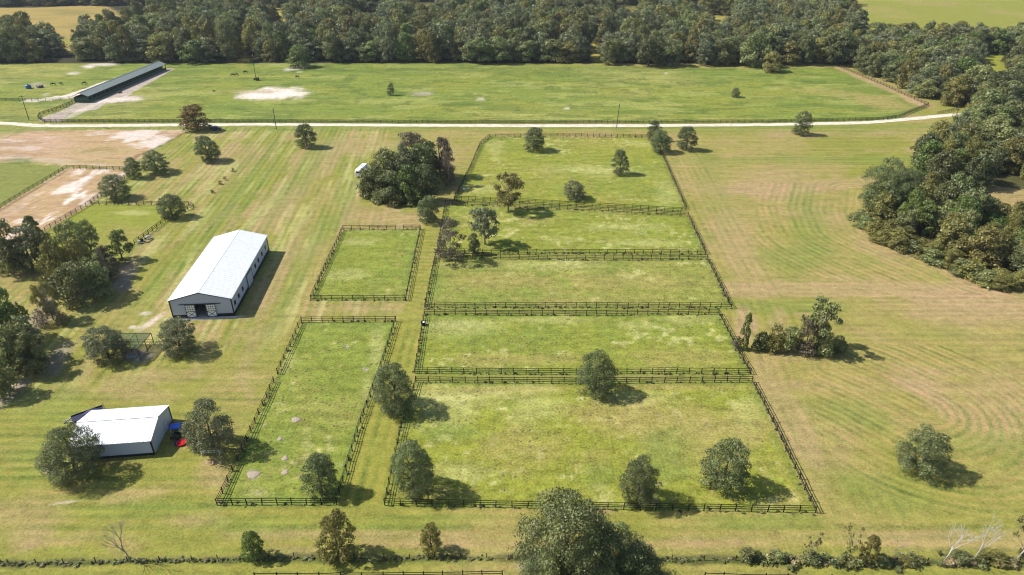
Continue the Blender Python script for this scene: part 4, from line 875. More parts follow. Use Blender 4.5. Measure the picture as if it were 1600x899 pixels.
# rank grass clumps in the rough paddocks, leaf colour close to the turf
CL = []
for P, nn in ((P_['lower_long'], 140), (P_['upper_small'], 60), (P_['third'], 130), (P_['fourth'], 150), (P_['top'], 150), (P_['second'], 150), (P_['bottom'], 150)):
    wp2 = np.array(GP(P)); lo_, hi_ = wp2.min(0), wp2.max(0); r = np.random.default_rng(nn); X = r.uniform(lo_[0], hi_[0], nn * 3); Y = r.uniform(lo_[1], hi_[1], nn * 3)
    k = in_poly(X, Y, GP(P)) & (fbm(X, Y, 7, 91) > .52); CL += [(a, b_, r.uniform(.3, .7), r.uniform(.05, .13)) for a, b_ in zip(X[k][:nn], Y[k][:nn])]
stuff_points('grass_clumps', [(t[0], t[1]) for t in CL], TW, 'rank grass clumps dotted over the paddocks', [(rng.choice([4, 4, 5]), t[2], t[3]) for t in CL])

# ------------------------------------------------------------------ long white barn
a_ = R(4.5); fr = Vector((-63.75, 134.25, 0)); W_, LN, EH, RH = 13.6, 34.2, 4.55, 6.35
fl = fr - Vector((math.cos(a_), math.sin(a_), 0)) * W_
B = thing('barn', 'long white metal barn with a low gable roof and open sliding doors', 'barn', fl, a_)
dx0, dx1, dh = 4.35, 8.75, 3.3; t_ = .16
mb = MB()
def rect_wall_y(mb, x0, x1, z0, z1, y, th=t_): mb.box(((x0 + x1) / 2, y + th / 2, (z0 + z1) / 2), (x1 - x0, th, z1 - z0))
WB = .75
rect_wall_y(mb, 0, dx0, WB, dh, 0); rect_wall_y(mb, dx1, W_, WB, dh, 0)
def gable(mb, y, th, z0):
    pr = [(0, z0), (W_, z0), (W_, EH), (W_ / 2, RH), (0, EH)]; n0 = len(mb.v)
    mb.v += [(x, y, z) for x, z in pr] + [(x, y + th, z) for x, z in pr]; mb.f += [tuple(n0 + i for i in range(5)), tuple(n0 + 5 + i for i in range(5))[::-1]] + [(n0 + i, n0 + 5 + i, n0 + 5 + (i + 1) % 5, n0 + (i + 1) % 5) for i in range(5)]
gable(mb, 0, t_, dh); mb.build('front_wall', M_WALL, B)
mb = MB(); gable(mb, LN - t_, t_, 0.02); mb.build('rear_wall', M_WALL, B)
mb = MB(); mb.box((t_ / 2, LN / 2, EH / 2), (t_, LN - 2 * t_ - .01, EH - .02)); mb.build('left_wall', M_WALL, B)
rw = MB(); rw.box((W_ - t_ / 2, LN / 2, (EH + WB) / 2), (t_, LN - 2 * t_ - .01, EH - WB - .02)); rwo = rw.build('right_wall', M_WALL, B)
mb = MB(); mb.box((dx0 / 2, .05, WB / 2), (dx0 + .04, .2, WB - .01)); mb.box(((dx1 + W_) / 2, .05, WB / 2), (W_ - dx1 + .06, .2, WB - .01)); mb.box((W_ - .05, LN / 2, WB / 2), (.22, LN - .3, WB - .01)); mb.build('wainscot', M_BLACK, B)
for x, y in ((0, 0), (W_, 0), (W_, LN), (0, LN)): mb = MB(); mb.box((x, y, EH / 2), (.22, .22, EH - .06)); mb.build('corner_trim', M_BLACK, B)
for sx in (0, 1):
    e = (0 - .1, EH) if sx == 0 else (W_ + .1, EH)
    for yy in (-.14, LN + .14): mb = MB(); mb.bar((e[0], yy, e[1] - .04), (W_ / 2, yy, RH - .04), .06, .2); mb.build('gable_trim', M_BLACK, B)
rf = MB()   # two roof slopes with standing ribs
for s_ in (-1, 1):
    ex = -.25 if s_ < 0 else W_ + .25; ez = EH - .02 ; n0 = len(rf.v); cx_ = W_ / 2
    rf.v += [(ex, -.2, ez), (cx_, -.2, RH + .06), (cx_, LN + .2, RH + .06), (ex, LN + .2, ez), (ex, -.2, ez + .09), (cx_, -.2, RH + .15), (cx_, LN + .2, RH + .15), (ex, LN + .2, ez + .09)]
    rf.f += [(n0, n0 + 1, n0 + 2, n0 + 3), (n0 + 4, n0 + 7, n0 + 6, n0 + 5)] + [(n0 + i, n0 + 4 + i, n0 + 4 + (i + 1) % 4, n0 + (i + 1) % 4) for i in range(4)]
ro = rf.build('roof', M_ROOF, B); rb = MB()
for s_ in (-1, 1):
    ex = -.25 if s_ < 0 else W_ + .25
    for k in range(38):
        y = .2 + k * (LN - .4) / 37; rb.bar((ex, y, EH + .10), (W_ / 2, y, RH + .18), .05, .04)
rb.build('rib', M_ROOF, ro); mb = MB(); mb.box((W_ / 2, LN / 2, RH + .155), (.3, LN + .42, .03)); mb.build('ridge_cap', mat('ridge_metal', (.72, .73, .76), .6), ro)
mb = MB(); mb.box((-.3, LN / 2, EH - .02), (.12, LN + .4, .13)); mb.box((W_ + .3, LN / 2, EH - .02), (.12, LN + .4, .13)); mb.build('gutter', M_METAL, ro)
def barn_door(x0):
    w2 = 2.15; z0, z1 = .08, dh + .05; y = -.16; d = MB(); d.box((x0 + w2 / 2, y, (z0 + z1) / 2), (w2, .06, z1 - z0)); do = d.build('sliding_door', M_WHITE, B)
    f = MB(); zm = z0 + (z1 - z0) * .47; yy = y - .045; k = .12
    for z in (z0 + k / 2, zm, z1 - k / 2): f.box((x0 + w2 / 2, yy, z), (w2 - 2 * k - .01, .03, k))
    for x in (x0 + k / 2, x0 + w2 - k / 2): f.box((x, yy, (z0 + z1) / 2), (k, .03, z1 - z0))
    f.bar((x0 + k, yy - .002, z0 + k), (x0 + w2 - k, yy - .002, zm - k / 2), .03, .11); f.bar((x0 + k, yy - .006, zm - k / 2), (x0 + w2 - k, yy - .006, z0 + k), .03, .11)
    f.build('cross_brace', M_BLACK, do); f = MB()
    for i in range(1, 4): f.box((x0 + k + (w2 - 2 * k) * i / 4, yy, (zm + z1) / 2), (.07, .02, z1 - zm - k * 1.6))
    for i in range(1, 3): f.box((x0 + w2 / 2, yy - .004, zm + (z1 - zm) * i / 3), (w2 - 2 * k, .02, .07))
    f.build('window_grid', M_BLACK, do)
barn_door(dx0 - 1.15); barn_door(dx1 - 1.0)
mb = MB(); mb.box(((dx0 + dx1) / 2, -.1, dh + .16), (9.2, .12, .14)); mb.build('door_track', M_BLACK, B)
mb = MB()
for yv in (2.2, 5.3, 8.8, 21.4, 24.6, 28.1, 31.6): pass
for yv in (2.0, 5.2, 8.6, 20.6, 23.8, 27.6, 31.4):
    f = MB(); x = W_ + .02; zc = 2.35
    for z in (zc - .5, zc + .5): f.box((x, yv, z), (.06, 1.1, .1))
    for y in (yv - .5, yv, yv + .5): f.box((x, y, zc), (.06, .08, .9))
    fo = f.build('window', M_BLACK, B); g = MB(); g.box((W_ + .005, yv, zc), (.03, 1.0, 1.0)); g.build('pane', M_GLASS, fo)
f = MB(); f.box((W_ + .11, 14.7, 1.85), (.08, 4.4, 3.5)); so_ = f.build('side_door', M_WALL, B); f = MB()
for y in (12.5, 16.9): f.box((W_ + .16, y, 1.9), (.05, .16, 3.6))
for z in (.16, 3.62): f.box((W_ + .16, 14.7, z), (.05, 4.2, .14))
f.build('door_frame', M_BLACK, so_)
mb = MB(); mb.box((W_ / 2, LN / 2, .03), (W_ - .5, LN - .5, .06)); mb.build('floor', M_CONC, B)
mb = MB()   # stall fronts inside either side of the aisle
for x in (4.0, 9.6):
    for y in np.arange(3.0, LN - 2, 3.6): mb.box((x, y, 1.5), (.14, .14, 3.0)); 
    mb.box((x, LN / 2, .75), (.06, LN - 5, 1.3))
mb.build('stall_partition', M_PLANK, B)
o = tag(box_mesh and link('concrete_apron', box_mesh('concrete_apron', (W_ + 1.6, 1.0, .07), M_CONC)), 'narrow pale concrete apron along the front of the long white barn', 'apron'); o.location = B.matrix_basis @ Vector((W_ / 2 - .3, -.72, .035)); o.location = (Matrix.Translation(fl) @ Matrix.Rotation(a_, 4, 'Z')) @ Vector((W_ / 2 - .2, -.75, .035)); o.rotation_euler.z = a_

# ------------------------------------------------------------------ small white shed
a2_ = R(6.5); W2, D2, E2, R2 = 13.0, 9.3, 3.05, 4.4; sfr = Vector((-61.15, 88.5, 0)); sfl = sfr - Vector((math.cos(a2_), math.sin(a2_), 0)) * W2
S = thing('shed', 'small white metal shed with a white gable roof, lower left', 'shed', sfl, a2_); k_ = .45
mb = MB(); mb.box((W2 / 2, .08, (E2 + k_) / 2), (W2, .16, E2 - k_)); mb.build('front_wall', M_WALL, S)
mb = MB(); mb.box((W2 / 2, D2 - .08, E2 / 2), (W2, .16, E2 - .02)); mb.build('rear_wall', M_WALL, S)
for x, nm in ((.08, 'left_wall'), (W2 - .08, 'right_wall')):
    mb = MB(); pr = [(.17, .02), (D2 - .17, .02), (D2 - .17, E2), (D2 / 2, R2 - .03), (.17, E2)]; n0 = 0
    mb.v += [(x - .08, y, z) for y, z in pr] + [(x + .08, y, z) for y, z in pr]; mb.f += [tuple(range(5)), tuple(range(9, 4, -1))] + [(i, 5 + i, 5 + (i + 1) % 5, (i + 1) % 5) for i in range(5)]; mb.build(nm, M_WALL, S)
mb = MB(); mb.box((W2 / 2, .03, k_ / 2), (W2 + .04, .2, k_ - .01)); mb.build('wainscot', M_BLACK, S)
for x, y in ((0, 0), (W2, 0), (W2, D2), (0, D2)): mb = MB(); mb.box((x, y, E2 / 2), (.2, .2, E2 - .04)); mb.build('corner_trim', M_BLACK, S)
for yy in (-.1, D2 + .1): mb = MB(); mb.bar((W2 + .12, yy, E2), (W2 + .12, D2 / 2, R2), .05, .14); mb.build('gable_trim', M_BLACK, S)
rf = MB()
for s_ in (0, 1):
    ey = -.2 if s_ == 0 else D2 + .2; n0 = len(rf.v); z0, z1 = E2 + .02, R2 + .05
    rf.v += [(-.2, ey, z0), (W2 + .2, ey, z0), (W2 + .2, D2 / 2, z1), (-.2, D2 / 2, z1), (-.2, ey, z0 + .08), (W2 + .2, ey, z0 + .08), (W2 + .2, D2 / 2, z1 + .08), (-.2, D2 / 2, z1 + .08)]
    rf.f += [(n0, n0 + 3, n0 + 2, n0 + 1), (n0 + 4, n0 + 5, n0 + 6, n0 + 7)] + [(n0 + i, n0 + (i + 1) % 4, n0 + 4 + (i + 1) % 4, n0 + 4 + i) for i in range(4)]
ro = rf.build('roof', M_ROOF, S); rb = MB()
for k in range(16):
    x = .2 + k * (W2 - .4) / 15
    for ey in (-.2, D2 + .2): rb.bar((x, ey, E2 + .12), (x, D2 / 2, R2 + .15), .05, .04)
rb.build('rib', M_ROOF, ro); mb = MB(); mb.box((W2 / 2, D2 / 2, R2 + .17), (W2 + .4, .35, .05)); mb.build('ridge_cap', M_ROOF, ro)
f = MB(); f.box((W2 + .04, 6.4, 1.1), (.07, 1.1, 2.15)); f.build('door', M_WALL, S)

# ------------------------------------------------------------------ yard things by the shed
def local(o, x, y, z=0): return (Matrix.Translation(o.location) @ Matrix.Rotation(o.rotation_euler.z, 4, 'Z')) @ Vector((x, y, z))
t = thing('play_table', 'blue table-like play stand beside the small white shed', 'table', G(275, 674), R(10))
mb = MB(); mb.box((0, .3, .95), (1.7, 1.5, .1)); mb.bar((-.85, -.45, .93), (.85, -.45, .93), .06, .14); mb.build('top', M_BLUE, t)
for x in (-.75, .75):
    for y in (-.35, .95): mb = MB(); mb.bar((x, y, 0), (x, y, .9), .09); mb.build('leg', M_WHITE, t)
t = thing('utility_cart', 'dark small cart between the blue stand and the red paddling pool', 'cart', G(275.5, 685), R(-6))
mb = MB(); mb.box((0, 0, .5), (1.2, 1.4, .08)); mb.box((0, .69, .72), (1.2, .05, .36)); mb.box((0, -.69, .72), (1.2, .05, .36)); mb.build('tray', M_BLACK, t)
for x in (-.66, .66):
    for y in (-.4, .4): mb = MB(); mb.tube([(x - .05, y, .24), (x + .05, y, .24)], .24, 14); mb.build('wheel', M_TYRE, t)
mb = MB(); mb.tube([(0, .7, .5), (0, 1.3, .75)], .03, 5); mb.build('handle', M_METAL, t)
def pool(label, m, px, py, r, tilt, rz=0):
    t = thing('paddling_pool', label, 'paddling pool', G(px, py), rz); mb = MB(); mb.lathe([(r * .86, .0), (r, .02), (r * 1.03, .3), (r * 1.09, .32), (r * 1.07, .27), (r * .95, .26), (r * .88, .06), (.02, .05)], k=28, sy=.8); mb.build('basin', m, t, True)
    mb = MB(); mb.lathe([(r * 1.02, .30), (r * 1.1, .33), (r * 1.02, .36), (r * .97, .33), (r * 1.02, .30)], k=28, sy=.8); mb.build('rim', m, t, True); t.rotation_euler[0] = tilt; t.location.z = .02 + abs(math.sin(tilt)) * r * .8; return t
pool('oval red plastic paddling pool on the grass beside the small white shed', M_RED, 284.5, 694, .82, R(6), R(35)); pool('purple plastic paddling pool tucked behind the red one by the shed', M_PURPLE, 277.5, 694.5, .55, R(10), R(60))
t = thing('pipe_rack', 'white pipe rack with two end frames under the large oak by the shed', 'rack', G(330, 711), R(4))
mb = MB(); mb.bar((-1.55, 0, .95), (1.55, 0, .95), .09, .1); mb.build('top_bar', M_WHITE, t); mb = MB(); mb.bar((-1.5, .02, .55), (1.5, .02, .55), .07, .08); mb.build('lower_bar', M_WHITE, t)
for x in (-1.5, 1.5):
    mb = MB(); mb.bar((x, -.4, 0), (x, 0, 1.0), .08); mb.bar((x, .4, 0), (x, 0, 1.0), .08); mb.bar((x, -.25, .4), (x, .25, .4), .06); mb.build('end_frame', M_WHITE, t)
t = thing('garden_chair', 'reddish wooden chair at the back right corner of the small white shed', 'chair', G(269, 664), R(-60))
M_RW = mat('reddish_wood', (.2, .07, .04), .8, noise=.2, nscale=4)
mb = MB(); mb.box((0, 0, .42), (.6, .6, .06)); mb.build('seat', M_RW, t); mb = MB(); mb.box((0, .3, .78), (.6, .06, .7)); mb.build('backrest', M_RW, t)
for x in (-.26, .26):
    for y in (-.26, .26): mb = MB(); mb.box((x, y, .2), (.07, .07, .4)); mb.build('leg', M_RW, t)
# flatbed trailer loaded with dark tarps behind the shed
t = thing('utility_trailer', 'dark navy flatbed trailer parked at the back left corner of the small shed', 'trailer', G(139, 652), R(38))
mb = MB(); mb.box((0, 0, .62), (5.2, 2.2, .12)); mb.box((0, 1.07, .78), (5.2, .06, .22)); mb.box((0, -1.07, .78), (5.2, .06, .22)); mb.build('deck', M_NAVY, t)
for y in (-1.2, 1.2):
    for x in (-.5, .45): mb = MB(); mb.tube([(x, y - .1, .36), (x, y + .1, .36)], .36, 16); w_ = mb.build('wheel', M_TYRE, t); mb = MB(); mb.tube([(x, y - .11, .36), (x, y + .11, .36)], .17, 12); mb.build('rim', M_METAL, w_)
mb = MB(); mb.bar((-2.6, .7, .6), (-3.9, 0, .5), .1); mb.bar((-2.6, -.7, .6), (-3.9, 0, .5), .1); mb.build('drawbar', M_BLACK, t)
mb = MB(); mb.box((2.75, 0, .95), (.1, 2.1, .8)); mb.build('tailgate', M_BLACK, t)
c = thing('tarp_bundle', 'purple-blue tarp bundle lying on the dark trailer behind the shed', 'tarp', local(t, .6, 0, .68), R(38)); mb = MB()
mb.lathe([(1.1, 0), (1.05, .2), (.9, .4), (.6, .5), (.02, .52)], k=14, sx=1.5, sy=.7)
mb.v = [(x + .08 * math.sin(5 * y + 3 * z), y + .06 * math.sin(4 * x), z * (1 + .12 * math.sin(3 * x + 4 * y))) for x, y, z in mb.v]; mb.build('cover', mat('purple_blue_tarp', (.02, .02, .07), .5, noise=.3, nscale=3), c)
t = thing('boat_trailer', 'low grey frame trailer sticking out left of the dark flatbed', 'trailer', G(126, 658), R(8))
mb = MB(); [mb.bar((-1.9, y, .5), (1.9, y, .5), .1) for y in (-.7, .7)]; [mb.bar((x, -.7, .53), (x, .7, .53), .09) for x in (-1.8, -.6, .6, 1.8)]; mb.build('frame', M_METAL, t)
for y in (-.86, .86): mb = MB(); mb.tube([(0, y - .09, .3), (0, y + .09, .3)], .3, 14); mb.build('wheel', M_TYRE, t)
mb = MB(); mb.bar((-1.9, 0, .5), (-3.0, 0, .42), .09); mb.build('drawbar', M_METAL, t)

# ------------------------------------------------------------------ steel livestock pen with shade net
M_NET = bpy.data.materials.new('shade_net'); M_NET.use_nodes = True; n = M_NET.node_tree; b = n.nodes['Principled BSDF']; b.inputs['Base Color'].default_value = (.02, .05, .025, 1); b.inputs['Roughness'].default_value = .9
tcn = n.nodes.new('ShaderNodeTexCoord'); ck = n.nodes.new('ShaderNodeTexNoise'); ck.inputs['Scale'].default_value = 60; rp = n.nodes.new('ShaderNodeMapRange'); rp.inputs[1].default_value = .35; rp.inputs[2].default_value = .65; rp.inputs[3].default_value = .42; rp.inputs[4].default_value = .78
n.links.new(tcn.outputs['Object'], ck.inputs['Vector']); n.links.new(ck.outputs['Fac'], rp.inputs[0]); n.links.new(rp.outputs[0], b.inputs['Alpha'])
p0 = Vector((-76.75, 116.5, 0)); t = thing('steel_pen', 'open maroon steel pen with dark shade net roof under the oak', 'pen', p0, R(0)); Lp, Dp, Hp = 6.6, 5.9, 2.7
for x in (0, -Lp / 2, -Lp):
    for y in (0, Dp / 2, Dp): mb = MB(); mb.bar((x, y, 0), (x, y, Hp), .11); mb.build('post', M_RUST, t)
mb = MB()
for y in (0, Dp / 2, Dp): mb.bar((.05, y, Hp + .05), (-Lp - .05, y, Hp + .05), .1)
for x in (0, -Lp / 2, -Lp): mb.bar((x, -.05, Hp + .15), (x, Dp + .05, Hp + .15), .1)
mb.build('roof_frame', M_BLACK, t); mb = MB()
for x in (0, -Lp):
    for z in (.4, .8, 1.25): mb.bar((x, Dp / 2, z), (x, Dp, z), .06)
for z in (.4, .8, 1.25): mb.bar((0, Dp, z), (-Lp, Dp, z), .06)
mb.build('side_rail', M_RUST, t)
mb = MB(); nx_, ny_ = 14, 12
for j in range(ny_ + 1):
    for i in range(nx_ + 1):
        x, y = -Lp * i / nx_, Dp * j / ny_; sag = .10 * math.sin(math.pi * ((2 * i / nx_) % 1)) * math.sin(math.pi * ((2 * j / ny_) % 1)); mb.v.append((x, y, Hp + .22 - sag * .6))
for j in range(ny_):
    for i in range(nx_): k = j * (nx_ + 1) + i; mb.f.append((k, k + 1, k + nx_ + 2, k + nx_ + 1))
mb.build('shade_net', M_NET, t)
t = thing('water_trough', 'grey metal trough on bare soil inside the steel pen', 'trough', (-79.2, 117.6, 0), R(5)); mb = MB(); mb.box((0, 0, .06), (1.8, .7, .06)); mb.build('base', M_METAL, t); mb = MB()
for y in (-.35, .35): mb.box((0, y, .3), (1.9, .05, .5))
for x in (-.93, .93): mb.box((x, 0, .3), (.05, .64, .5))
mb.build('sides', M_METAL, t)

# ------------------------------------------------------------------ long green-roofed stable
Ls = 78.5; a3 = R(88.2); o3 = Vector((-208.4, 333.2, 0)); T = thing('stable', 'very long open-sided stable with a dull green metal roof in the far pasture', 'stable', o3, a3)
# local x runs along the building, local -y faces the pasture on the right
HW, E3, R3 = 3.5, 3.1, 4.7; rf = MB()
for s_ in (-1, 1):
    n0 = len(rf.v); ey = s_ * (HW + .5)
    rf.v += [(-.6, ey, E3 - .1), (Ls + .6, ey, E3 - .1), (Ls + .6, 0, R3), (-.6, 0, R3), (-.6, ey, E3), (Ls + .6, ey, E3), (Ls + .6, 0, R3 + .1), (-.6, 0, R3 + .1)]
    rf.f += [(n0, n0 + 3, n0 + 2, n0 + 1), (n0 + 4, n0 + 5, n0 + 6, n0 + 7)] + [(n0 + i, n0 + (i + 1) % 4, n0 + 4 + (i + 1) % 4, n0 + 4 + i) for i in range(4)]
ro = rf.build('roof', M_GREENROOF, T); mb = MB(); mb.box((Ls / 2, 0, R3 + .13), (Ls + 1.2, .4, .06)); mb.build('ridge_cap', M_GREENROOF, ro)
mb = MB(); mb.box((Ls / 2, HW - .1, 1.3), (Ls, .12, 2.6)); mb.build('rear_wall', M_GREENWOOD, T)
ns = 21; PM = box_mesh('post', (.24, .24, E3), M_GREENWOOD, (0, 0, E3 / 2)); BR = MB(); BR.bar((-.9, 0, E3 - .15), (-.05, 0, E3 - 1.0), .12); BR.bar((.9, 0, E3 - .15), (.05, 0, E3 - 1.0), .12); BRm = BR.mesh('brace', M_GREENWOOD)
for i in range(ns + 1):
    x = Ls * i / ns
    for y in (-HW, ): c = link('post', PM, T); c.location = (x, y, 0); b2 = link('brace', BRm, c)
    if i < ns:
        mb = MB(); mb.box((x + Ls / ns / 2, -HW + .02, .62), (Ls / ns - .3, .08, 1.2)); mb.build('stall_front', M_GREENWOOD, T)
        mb = MB(); mb.box((x, 0, 1.2), (.1, HW * 2 - .4, 2.4)); mb.build('partition', M_GREENWOOD, T)
mb = MB(); mb.box((Ls / 2, -HW, E3 - .08), (Ls, .16, .22)); mb.build('beam', M_GREENWOOD, T)
mb = MB(); mb.box((Ls / 2, 0, .03), (Ls, HW * 2, .05)); mb.build('floor', M_CONC, T)
# ------------------------------------------------------------------ poles
def pole(px, py, top, label, lean=0, arm=True):
    p = G(px, py); u = (449.5 - top) / F; H = CH + p.y * (u * cp - sp) / (u * sp + cp); t = thing('utility_pole', label, 'pole', p, R(20)); t.rotation_euler[1] = lean
    mb = MB(); mb.tube([(0, 0, -.1), (0, 0, H)], [.17, .11], 8); mb.build('shaft', M_POLE, t)
    if arm:
        mb = MB(); mb.box((0, 0, H - .5), (2.0, .12, .14)); mb.build('crossarm', M_POLE, t)
        for x in (-.85, .85): mb = MB(); mb.lathe([(.05, 0), (.08, .06), (.04, .16), (.02, .2)], (x, 0, H - .43), 8); mb.build('insulator', M_METAL, t)
    else:
        mb = MB(); mb.tube([(.2, 0, H - 1.3), (.2, 0, H - .5)], .18, 8); mb.build('transformer', M_METAL, t)
pole(45.5, 188, 149, 'leaning utility pole at the left, above the lane', R(1)); pole(432, 202, 169, 'utility pole below the lane left of centre', 0, False); pole(963.5, 200, 163, 'utility pole beside the lane right of centre', R(3), False)
pole(400, 124, 84, 'tall utility pole in the far pasture behind the sand patch', R(1), False); pole(1490, 190, 168, 'leaning pole at the lane end under the trees', R(8), False)
pole(380, 84, 42, 'slim pole in the gap of the far wood', 0, False)

# ------------------------------------------------------------------ car, camper
def car(label, p, rz, m, name='parked_car'):
    t = thing(name, label, 'car', p, rz)
    def loft(secs, k=None):
        mb = MB(); n = len(secs[0])
        for s_ in secs: mb.v += s_
        for i in range(len(secs) - 1):
            for j in range(n): mb.f.append((i * n + j, i * n + (j + 1) % n, (i + 1) * n + (j + 1) % n, (i + 1) * n + j))
        mb.f.append(tuple(range(n))[::-1]); mb.f.append(tuple((len(secs) - 1) * n + j for j in range(n))); return mb
    def sec(x, hw, z0, z1, rd=.12): return [(x, -hw + rd, z0), (x, hw - rd, z0), (x, hw, z0 + rd), (x, hw, z1 - rd), (x, hw - rd, z1), (x, -hw + rd, z1), (x, -hw, z1 - rd), (x, -hw, z0 + rd)]
    loft([sec(-2.35, .78, .45, .85), sec(-2.2, .9, .32, 1.0), sec(-1.2, .93, .28, 1.08), sec(.9, .93, .28, 1.08), sec(1.9, .9, .3, .98), sec(2.35, .78, .42, .78)]).build('body', m, t, False)
    loft([sec(-2.1, .72, 1.06, 1.2), sec(-1.7, .74, 1.06, 1.62), sec(-.2, .75, 1.06, 1.72), sec(.5, .72, 1.06, 1.62), sec(1.15, .7, 1.06, 1.15)]).build('windows', M_GLASS, t)
    mb = MB(); mb.box((-.75, 0, 1.70), (2.0, 1.3, .06)); mb.build('roof', m, t)
    for x in (-1.45, 1.45):
        for y in (-.86, .86): mb = MB(); mb.tube([(x, y - .11, .34), (x, y + .11, .34)], .34, 16); w_ = mb.build('wheel', M_TYRE, t); mb = MB(); mb.tube([(x, y - .12, .34), (x, y + .12, .34)], .19, 10); mb.build('rim', M_METAL, w_)
    for y in (-.6, .6): mb = MB(); mb.box((2.3, y, .72), (.12, .3, .16)); mb.build('headlight', M_WHITE, t)
car('dark blue car parked in the shade beside the orange-topped tree', G(337.5, 203.5), R(8), M_CARP)
t = thing('camper_trailer', 'white camper trailer half hidden at the left edge of the dense clump', 'camper', (-52.9, 230.5, 0), R(80)); Lc, Wc, Hc = 7.6, 2.4, 2.6
pr = [(-.5, .75), (-.5, 2.05), (-.47, 2.35), (-.42, 2.62), (-.34, 2.85), (0, 3.0), (.34, 2.85), (.42, 2.62), (.47, 2.35), (.5, 2.05), (.5, .75)]; mb = MB(); xs = [-3.8, -3.65, -3.2, 3.2, 3.65, 3.8]; fs = [.6, .84, 1, 1, .84, .6]
for x, f_ in zip(xs, fs): mb.v += [(x, y * Wc * (.86 + .14 * f_), .75 + (z - .75) * f_) for y, z in pr]
k = len(pr)
for i in range(5):
    for j in range(k): mb.f.append((i * k + j, i * k + (j + 1) % k, (i + 1) * k + (j + 1) % k, (i + 1) * k + j))
mb.f.append(tuple(range(k))[::-1]); mb.f.append(tuple(5 * k + j for j in range(k))); mb.build('body', M_WHITE, t)
for s_ in (-1, 1):
    for x in (-2, 1.6): mb = MB(); mb.box((x, s_ * (Wc / 2 + .005), 1.9), (1.0, .04, .6)); mb.build('window', M_GLASS, t)
    for x in (-.45, .45): mb = MB(); mb.tube([(x, s_ * 1.05 - .1, .35), (x, s_ * 1.05 + .1, .35)], .35, 14); mb.build('wheel', M_TYRE, t)
mb = MB(); mb.box((-3.82, 0, 2.0), (.06, 1.2, .6)); mb.build('window', M_GLASS, t); mb = MB(); mb.bar((-3.7, .6, .65), (-5, 0, .5), .1); mb.bar((-3.7, -.6, .65), (-5, 0, .5), .1); mb.build('drawbar', M_BLACK, t)
mb = MB(); mb.box((0, 0, 3.02), (.8, .6, .22)); mb.build('air_vent', M_METAL, t)

# ------------------------------------------------------------------ horses
def horse_mesh(name, m, graze=True, lying=False):
    J = {}; V = []; E = []; Rd = []
    def v(co, r): V.append(co); Rd.append(r); return len(V) - 1
    z = 0 if not lying else -.75
    pel = v((-.75, 0, 1.25 + z), (.30, .30)); mid = v((-.1, 0, 1.2 + z), (.33, .36)); ch = v((.5, 0, 1.25 + z), (.28, .34)); wi = v((.75, 0, 1.38 + z), (.20, .26))
    if graze: n1 = v((1.1, 0, 1.15 + z), (.13, .19)); n2 = v((1.4, 0, .72 + z * .4), (.10, .14)); hd = v((1.5, 0, .45 + z * .2), (.11, .13)); mz = v((1.62, 0, .14), (.06, .07))
    else: n1 = v((1.05, 0, 1.65 + z), (.13, .19)); n2 = v((1.3, 0, 1.95 + z), (.10, .14)); hd = v((1.45, 0, 2.0 + z), (.11, .13)); mz = v((1.85, 0, 1.78 + z), (.06, .07))
    E += [(pel, mid), (mid, ch), (ch, wi), (wi, n1), (n1, n2), (n2, hd), (hd, mz)]
    for s_ in (-1, 1):
        y = .2 * s_
        if lying: a = v((-.5, y * 2, .3), (.14, .14)); b_ = v((.1, y * 2.4, .12), (.07, .07)); E += [(pel, a), (a, b_)]; a = v((.6, y * 1.8, .22), (.1, .1)); b_ = v((1.0, y * 1.9, .1), (.06, .06)); E += [(ch, a), (a, b_)]; continue
        st = rng.uniform(-.12, .12)
        h1 = v((-.82, y, .95), (.17, .13)); h2 = v((-.72 + st * .4, y, .72), (.09, .08)); h3 = v((-.92 + st, y, .48), (.065, .06)); h4 = v((-.86 + st, y, .12), (.045, .045)); h5 = v((-.80 + st, y, .03), (.06, .055)); E += [(pel, h1), (h1, h2), (h2, h3), (h3, h4), (h4, h5)]
        f1 = v((.58, y, .92), (.11, .10)); f2 = v((.58 - st, y, .5), (.065, .06)); f3 = v((.56 - st, y, .12), (.045, .045)); f4 = v((.60 - st, y, .03), (.06, .055)); E += [(ch, f1), (f1, f2), (f2, f3), (f3, f4)]
    me = bpy.data.meshes.new(name + '_skeleton'); me.from_pydata(V, E, []); o = bpy.data.objects.new('tmp', me); COL.objects.link(o)
    o.modifiers.new('s', 'SKIN'); sv = me.skin_vertices[0].data
    for i, r_ in enumerate(Rd): sv[i].radius = r_
    sv[0].use_root = True; o.modifiers.new('u', 'SUBSURF').levels = 1
    dg = bpy.context.evaluated_depsgraph_get(); out = bpy.data.meshes.new_from_object(o.evaluated_get(dg)); bpy.data.objects.remove(o); out.name = name; out.materials.clear(); out.materials.append(m)
    out.polygons.foreach_set('use_smooth', [True] * len(out.polygons)); return out
HG, HL = horse_mesh('body', M_HBAY), horse_mesh('body', M_HBAY, True, True); HB = horse_mesh('body', M_HBRN)
def horse(px, py, rz, label, me=HG):
    t = thing('horse', label, 'horse', G(px, py), R(rz)); link('body', me, t); m_ = me.materials[0]
    mb = MB(); zt = 1.45 if me is not HL else .6; mb.tube([(-1.0, 0, zt), (-1.2, 0, zt - .25), (-1.2, 0, max(.1, zt - .95))], [.05, .09, .03], 6); mb.build('tail', M_HBAY, t)
    mb = MB(); z = 0 if me is not HL else -.6
    for s_ in (-1, 1): mb.tube([(1.42, .06 * s_, .62), (1.36, .09 * s_, .76)], [.04, .01], 5)
    mb.bar((.8, 0, 1.58 + z), (1.36, 0, .92 + z * .4), .06, .2); mb.build('mane', M_HBAY, t); return t
horse(84, 134, 200, 'dark horse grazing next to the hay ring in the left far pasture'); horse(95.5, 133, -20, 'dark horse grazing second to the right of the hay ring'); horse(132, 132.5, 10, 'dark horse grazing alone left of the green-roofed stable')
